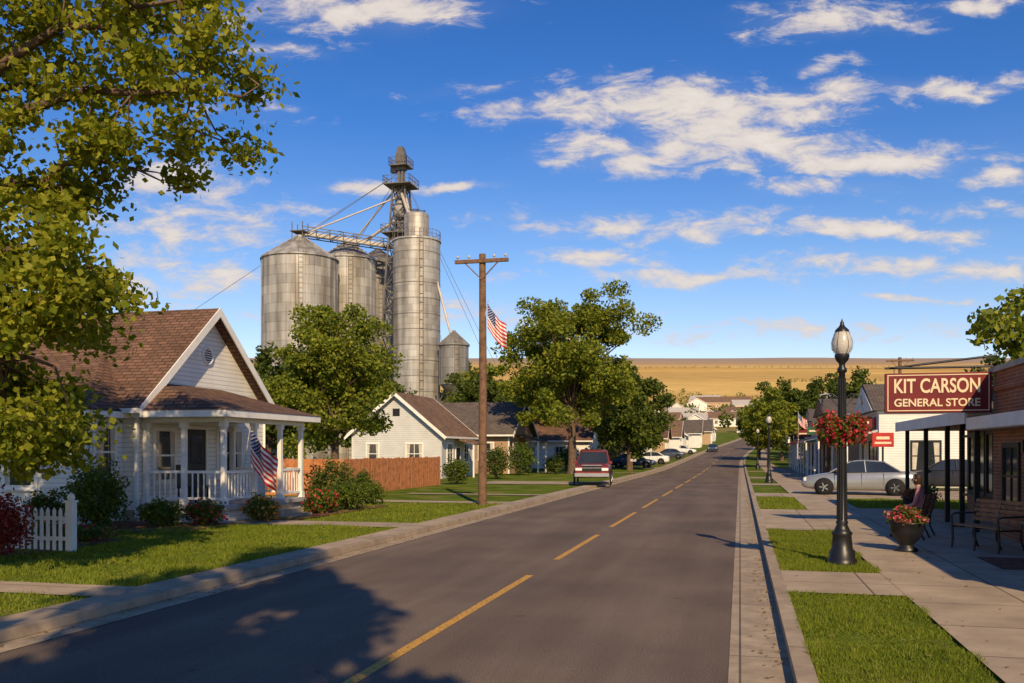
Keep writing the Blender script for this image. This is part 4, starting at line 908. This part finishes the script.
# ---------------------------------------------------------------- vehicles
def vehicle(name,loc,rot,paint,st,gh,roofst,wr,wx,track,hl,tl,pick=False):
    g=Grp(name,loc,rot); b=g.mb('body',paint)
    rings=[]
    for x,zb,zt,w_ in st:
        d=zt-zb
        q=[(w_*.84,zb),(w_*.97,zb+.07),(w_,zb+.3*d),(w_*.99,zb+.62*d),(w_*.95,zt-.07*1),(w_*.86,zt-.01),(w_*.4,zt+.012)]
        rings.append([(x,y,z) for y,z in q]+[(x,-y,z) for y,z in q[::-1]])
    b.loft(rings)
    gl=g.mb('windows',GLASS); rg=[[(x,w0,z0),(x,w1,z1),(x,-w1,z1),(x,-w0,z0)] for x,z0,z1,w0,w1 in gh]; gl.loft(rg,False)
    rf=g.mb('roof',paint); rf.loft([[(x,w_,z-.02),(x,w_*.8,z+.025),(x,-w_*.8,z+.025),(x,-w_,z-.02)] for x,z,w_ in roofst],True)
    p=g.mb('pillars',paint)
    for (x0,a0,x1,a1,w0,w1) in hl['pill']:
        for s in (-1,1): p.tube([(x0,s*w0*1.005,a0),(x1,s*w1*1.01,a1)],[.035,.03],5)
    ty=g.mb('tyres',RUB); ri=g.mb('rims',CHR); ar=g.mb('wheel_arches',DARKF)
    for x in wx:
        for s in (-1,1):
            Mx=Matrix.Translation((x,s*track,wr))@Matrix.Rotation(-s*math.pi/2,4,'X')
            ty.M=ri.M=ar.M=Mx
            ar.lathe([(wr+.06,-.02),(wr+.06,.012),(0,.013)],24)
            ty.lathe([(wr*.6,.0),(wr*.97,.0),(wr,.03),(wr,.0),(wr*.97,.05),(wr*.6,.055)],28)
            ri.lathe([(wr*.62,.03),(wr*.6,.05),(wr*.5,.035),(wr*.16,.04),(wr*.14,.055),(0,.055)],20)
            for k in range(5):
                t=6.283*k/5; ri.bar((wr*.12*math.cos(t),wr*.12*math.sin(t),.05),(wr*.56*math.cos(t),wr*.56*math.sin(t),.05),.03)
            ty.M=ri.M=ar.M=Matrix()
    k=g.mb('headlights',M('lamp_lens',(.8,.8,.76),.15)) 
    for s in (-1,1): k.box(hl['x'][0],hl['x'][1],s*hl['y']-.17,s*hl['y']+.17,hl['z'],hl['z']+.14)
    k=g.mb('taillights',M('tail_lens',(.4,.01,.01),.2))
    for s in (-1,1): k.box(tl['x'][0],tl['x'][1],s*tl['y']-.13,s*tl['y']+.13,tl['z'],tl['z']+.16)
    t=g.mb('trim',DARKF)
    xf=hl['x'][1]
    if pick:
        c=g.mb('bumper',CHR,.02); c.box(xf-.06,xf+.1,-.9,.9,.48,.66); c.box(-2.75,-2.6,-.88,.88,.5,.66); t.box(xf-.05,xf+.012,-.5,.5,.78,1.08); c.box(xf+.012,xf+.02,-.52,.52,.92,.95)
        c.box(xf+.012,xf+.02,-.52,.52,1.06,1.1); c.box(xf+.1,xf+.11,-.16,.16,.5,.62)
    else:
        t.box(xf-.08,xf+.01,-.5,.5,.35,.5); t.box(xf-.08,xf+.005,-.35,.35,.58,.66)
    for s in (-1,1):
        for zz in hl['door']: t.box(zz,zz+.012,s*track-.001 if s>0 else -track-.012,s*track+.012 if s>0 else -track+.001,.4,hl['dz'])
        m=g.mb('mirrors',paint); m.box(hl['mir'],hl['mir']+.12,min(s*.88,s*1.03),max(s*.88,s*1.03),hl['dz']+.02,hl['dz']+.16)
    if pick: t.box(-2.5,-.75,-.78,.78,1.06,1.12)
    g.done(); return g.e
SIL=M('silver_paint',(.40,.40,.385),.25,metal=.5,var=.03,spec=.6)
def sedan(loc,rot,paint,name='parked_car'):
    st=[(-2.28,.42,.82,.72),(-2.22,.3,.92,.80),(-1.95,.24,.99,.87),(-1.2,.2,1.0,.9),(0,.2,.97,.9),(.9,.2,.95,.9),(1.5,.22,.86,.88),(2.05,.26,.76,.83),(2.25,.34,.66,.74),(2.3,.4,.6,.68)]
    gh=[(-1.62,.97,.98,.80,.76),(-.95,.97,1.38,.82,.62),(-.2,.96,1.43,.83,.64),(.35,.95,1.38,.83,.62),(1.15,.93,.94,.80,.74)]
    return vehicle(name,loc,rot,paint,st,gh,[(-1.0,1.37,.62),(-.6,1.42,.63),(-.2,1.44,.64),(.1,1.43,.64),(.4,1.36,.62)],.33,(-1.38,1.38),.89,
      {'pill':[(-1.62,.97,-.95,1.39,.80,.62),(1.15,.94,.35,1.39,.80,.62),(-.25,.96,-.2,1.43,.83,.64)],'x':(2.1,2.2),'y':.62,'z':.58,'door':(-.95,-.1,.95),'dz':.93,'mir':.75},{'x':(-2.28,-2.2),'y':.62,'z':.68})
def pickup(loc,rot,paint):
    st=[(-2.68,.55,1.12,.88),(-2.6,.42,1.16,.93),(-1.0,.4,1.16,.95),(0,.4,1.14,.95),(.9,.4,1.14,.95),(1.5,.4,1.16,.94),(2.3,.42,1.1,.92),(2.42,.45,1.06,.88),(2.5,.5,1.0,.85)]
    gh=[(-.75,1.12,1.13,.86,.8),(-.68,1.12,1.80,.87,.7),(0,1.12,1.88,.87,.72),(.45,1.12,1.82,.87,.7),(1.05,1.12,1.13,.86,.82)]
    return vehicle('pickup_truck',loc,rot,paint,st,gh,[(-.78,1.78,.7),(-.4,1.88,.72),(.1,1.89,.72),(.5,1.8,.7)],.40,(-1.7,1.65),.95,
      {'pill':[(-.75,1.12,-.7,1.8,.87,.7),(1.05,1.12,.45,1.82,.86,.7),(-.0,1.12,0,1.86,.87,.72)],'x':(2.4,2.56),'y':.69,'z':.8,'door':(-.7,.15,1.0),'dz':1.12,'mir':.7},{'x':(-2.68,-2.6),'y':.8,'z':.8},True)
sedan((4.9,40.6,.12),math.pi-.12,SIL)
DRED=M('dark_red_paint',(.20,.025,.02),.28,var=.05,spec=.6)
pickup((-7.85,49.4,.12),-math.pi/2+.12,DRED)
c1=sedan((-10.5,91.5,h(-10.5,91.5)+.12),0,M('blue_grey_paint',(.07,.09,.12),.3,metal=.3)); c2=sedan((-10.2,105.5,h(-10.2,105.5)+.12),math.pi,M('white_paint',(.7,.7,.68),.3,var=.03)); sedan((9.5,45.6,.12),math.pi-.2,M('black_paint',(.03,.03,.035),.25))
dup(c1,(-10+bend(129.5),129.5,h(-10,129.5)+.12),math.pi); dup(c2,(-10+bend(151.5),151.5,h(-10,151.5)+.12),0); dup(c1,(-6.2+bend(168),168,h(-6.2+bend(168),168)),-math.pi/2)

# ---------------------------------------------------------------- bushes and beds near house
b=bush
b('round_bush',(-14.9,18.4,.09),.82,.82,.84,6500,.085,F_BUSH,1)
b('red_bush',(-12.75,13.2,.09),.7,.6,.6,3400,.075,F_RED,2)
b('flowering_shrub',(-13.3,15.9,.09),.9,.5,.2,1600,.07,F_BUSH,12,F_REDF,130)
b('shrub',(-13.9,19.5,.09),.6,.6,.36,2600,.08,F_BUSH,3); b('shrub',(-16.2,18.2,.09),.6,.6,.5,2200,.08,F_DARK,4,F_YELF,60)
b('flowering_shrub',(-13.1,20.1,.09),.6,.5,.34,2000,.08,F_BUSH,5,F_REDF,120)
b('flowering_shrub',(-12.3,21.5,.09),.5,.6,.38,2000,.08,F_BUSH,6,F_YELF,150); b('flowering_shrub',(-12.1,24.6,.09),.6,.7,.4,2400,.08,F_BUSH,7,F_REDF,160)
b('shrub',(-12.0,26.2,.09),.8,.9,.5,2800,.09,F_BUSH,8); b('shrub',(-13.2,27.6,.09),1.,1.,.85,3600,.1,F_DARK,9); b('shrub',(-12.6,29.4,.09),.6,.6,.45,2000,.09,F_BUSH,10)
b('shrub',(-14.6,33.4,.09),.45,.45,.6,1600,.1,F_BUSH,11); b('shrub',(-15.3,47.8,.09),.9,.9,.8,2200,.13,F_BUSH,13); b('shrub',(-15.5,57,.09),1.0,1.0,1.2,2400,.15,F_DARK,14)
b('shrub',(-16.0,66,.09),1.2,1.2,1.4,2400,.16,F_BUSH,15); b('shrub',(-14.5,71,.09),1.0,1.3,.8,1800,.15,F_DARK,16); b('shrub',(-15,79.5,.09),1.2,1.2,1.2,1800,.17,F_BUSH,17)
b('shrub',(-22,17.6,.09),1.3,.8,.9,3000,.09,F_DARK,18); b('shrub',(6.2,33.5,.09),.5,.5,.4,900,.1,F_BUSH,19); b('shrub',(5.6,47,.09),.7,1,.6,1200,.12,F_DARK,20,F_REDF,100)
m=MB(); strip(m,-17.9,-12.4,17.9,20.55,.125); strip(m,-12.7,-11.5,22.0,28.6,.125); strip(m,-15.0,-12.5,12.4,16.6,.122); m.build('mulch_bed',MULCH)

# ---------------------------------------------------------------- trees
x,y=S(-.197,45); make_tree('shade_tree',(x,y,.05),9.5,4.0,110,32000,.20,.2,F_TREE,21,.56,.45,.19)
x,y=S(.067,72); make_tree('cottonwood_tree',(x,y,.05),16.4,6.3,150,46000,.28,.34,F_TREE,22,.56,.45,.17,.13)
tA=make_tree('street_tree',(-14,95,h(-14,95)),10,4,70,10000,.36,.2,F_TREE,23)
tB=make_tree('street_tree',(-30,70,0),11,5,70,10000,.40,.22,F_DARK,24,.55,.45)
for (b_,d_,s,k) in [(-.04,90,1.0,1),(-.02,100,1.1,0),(.0,110,1.1,1),(.03,95,.9,0),(.13,84,1.0,1),(.115,100,1.1,0),(-.27,75,.95,1),(-.33,62,.8,1),(-.24,90,1.0,1),(-.30,95,1.1,0),
    (.162,150,.7,0),(.19,200,.7,1),(.285,92,.98,0),(.275,128,1.,0),(.30,120,1.,1),(.285,170,.8,0),(.335,140,1.1,1),(.38,120,1.2,1),(.43,110,1.1,0),(-.09,85,.7,0),(-.12,92,.8,1),(.145,125,.7,1),(.14,110,.7,0),(-.05,120,1.2,1),(.06,130,1.2,1),(.09,125,1.1,0),(.175,175,.7,0)]:
    x,y=S(b_,d_); dup((tA,tB)[k],(x,y,h(x,y)-.1),random.uniform(0,6),s*random.uniform(.85,1.1))
x,y=S(.615,46); dup(tA,(x,y,0),1,1.2)
x,y=S(.55,60); dup(tB,(x,y,0),2,.8)
rng=np.random.default_rng(77); P=[]
def dtree(x,y,H,n):
    z=h(x,y); d=rng.normal(size=(n,3)); d/=np.linalg.norm(d,axis=1)[:,None]; r=rng.random(n)**.35
    P.append(d*r[:,None]*np.array([H*.45,H*.45,H*.42])+np.array([x,y,z+H*.5])+rng.normal(size=(n,3))*H*.05)
for i in range(400):
    bb=rng.uniform(-.6,.62); d=rng.uniform(150,420)
    x,y=S(bb,d); o=bend(min(y,290))
    if -11<x-o<6 and d<310: continue
    if bb>.1 and rng.random()<.62: continue
    dtree(x,y,rng.uniform(5,9),120)
for i in range(420):
    d=rng.choice([480,560,640,760,900],p=[.3,.25,.25,.12,.08])+rng.normal()*12; bb=rng.uniform(-.6,.65)
    x,y=S(bb,d); dtree(x,y,rng.uniform(5,9),45)
for d0,b0,b1,k in ((720,.02,.34,90),(1250,.30,.62,60),(2300,.1,.5,60)):
    for i in range(k):
        x,y=S(b0+(b1-b0)*(i+rng.random()*1.5)/k,d0+rng.normal()*5+60*math.sin(i*.05)); dtree(x,y,rng.uniform(5,9),24)
P=np.concatenate(P); leafmesh('distant_trees',P,1.3,F_DARK,None,.8,rng)

def hang_tree():
    rng=np.random.default_rng(31); tx,ty=S(-.755,13.2); g=Grp('maple_tree',(tx,ty,.05)); tb=g.mb('trunk',BARK); bx=Vector((tx,ty,.05))
    tb.tube([(0,0,0),(0,0,.2),(.05,0,1.5),(.1,.1,3),(.3,.1,4.6),(.5,.1,6.5),(.6,0,9)],[.5,.36,.3,.27,.22,.15,.05],14)
    Z=[1.6,2.0,2.6,3.0,3.8,4.1,4.6,5.0,5.47,6.2,6.6,7.06,7.6,8.5,9.6]; X=[-7.0,-6.6,-6.4,-6.6,-6.4,-5.7,-5.8,-5.3,-5.6,-5.1,-4.4,-3.7,-3.8,-4.2,-4.7]
    cl=[]
    while len(cl)<950:
        z=rng.uniform(1.7,10); r=rng.uniform(-13.5,-3.2); d=rng.uniform(11.8,14.4)
        if len(cl)<150: z=rng.uniform(1.8,4.6); r=rng.uniform(-9.0,-5.7)
        lim=np.interp(z,Z,X)
        if r>lim: continue
        if z<2.6 and r<-9: continue
        nn=noise.noise(Vector((r*.9,d*.9,z*1.1)))
        edge=lim-r
        if nn<-.17 and edge<3.5: continue
        if edge<.9 and nn<-.05: continue
        x,y=CT*r-ST*d,ST*r+CT*d; cl.append(Vector((x,y,z))-bx)
    tg=[(-3.9,13,7.1),(-4.6,12.4,8.2),(-5.6,13.5,6.2),(-6.0,12.6,4.9),(-6.6,13,3.2),(-7,13.6,7.5),(-8,12.3,8.5),(-6.9,12.2,2.4),(-8.6,14,5.5)]
    nodes=[]
    for i,(r,d,z) in enumerate(tg):
        e=Vector((CT*r-ST*d,ST*r+CT*d,z))-bx; zs=min(5.5,max(2.4,z-1.6)); a=Vector((.15,.1,zs)); L_=(e-a).length
        pts=[]
        for k in range(9):
            t=k/8; p=a.lerp(e,t)+Vector((0,0,math.sin(t*3.14)*.12*L_))+Vector(rng.normal(size=3)*.07*(1 if 0<k<8 else 0)); pts.append(p)
        tb.tube(pts,[.11*(1-t/9)+.01 for t in range(9)],8); nodes+=pts
    for c in cl:
        q=min(nodes,key=lambda n:(n-c).length_squared); mid=q.lerp(c,.5)+Vector(rng.normal(size=3)*.06); tb.tube([q,mid,c],[.02,.012,.006],4,caps=False)
        if rng.random()<.35: nodes.append(mid)
    g.done(); P=[]
    for c in cl:
        m=int(rng.uniform(75,160)); d=rng.normal(size=(m,3))*np.array([.2,.2,.13])*rng.uniform(.7,1.25); P.append(np.array(c)+d)
    leafmesh('foliage',np.concatenate(P),.12,F_OAK,g.e,.8,rng)
hang_tree()
dup(tA,(1.35,-7.9,0),.7,(.70,.70,1.65),'shade_tree')

# ---------------------------------------------------------------- camera
cd=bpy.data.cameras.new('camera'); cam=bpy.data.objects.new('camera',cd); bpy.context.collection.objects.link(cam)
cam.location=(0,0,2.0); cam.rotation_euler=(math.pi/2,0,TH); cd.sensor_width=36; cd.lens=31.64; cd.shift_y=.106; cd.clip_end=20000; cd.clip_start=.1
sc=bpy.context.scene; sc.camera=cam
sc.view_settings.view_transform='Standard'; sc.view_settings.look='None'; sc.view_settings.exposure=0
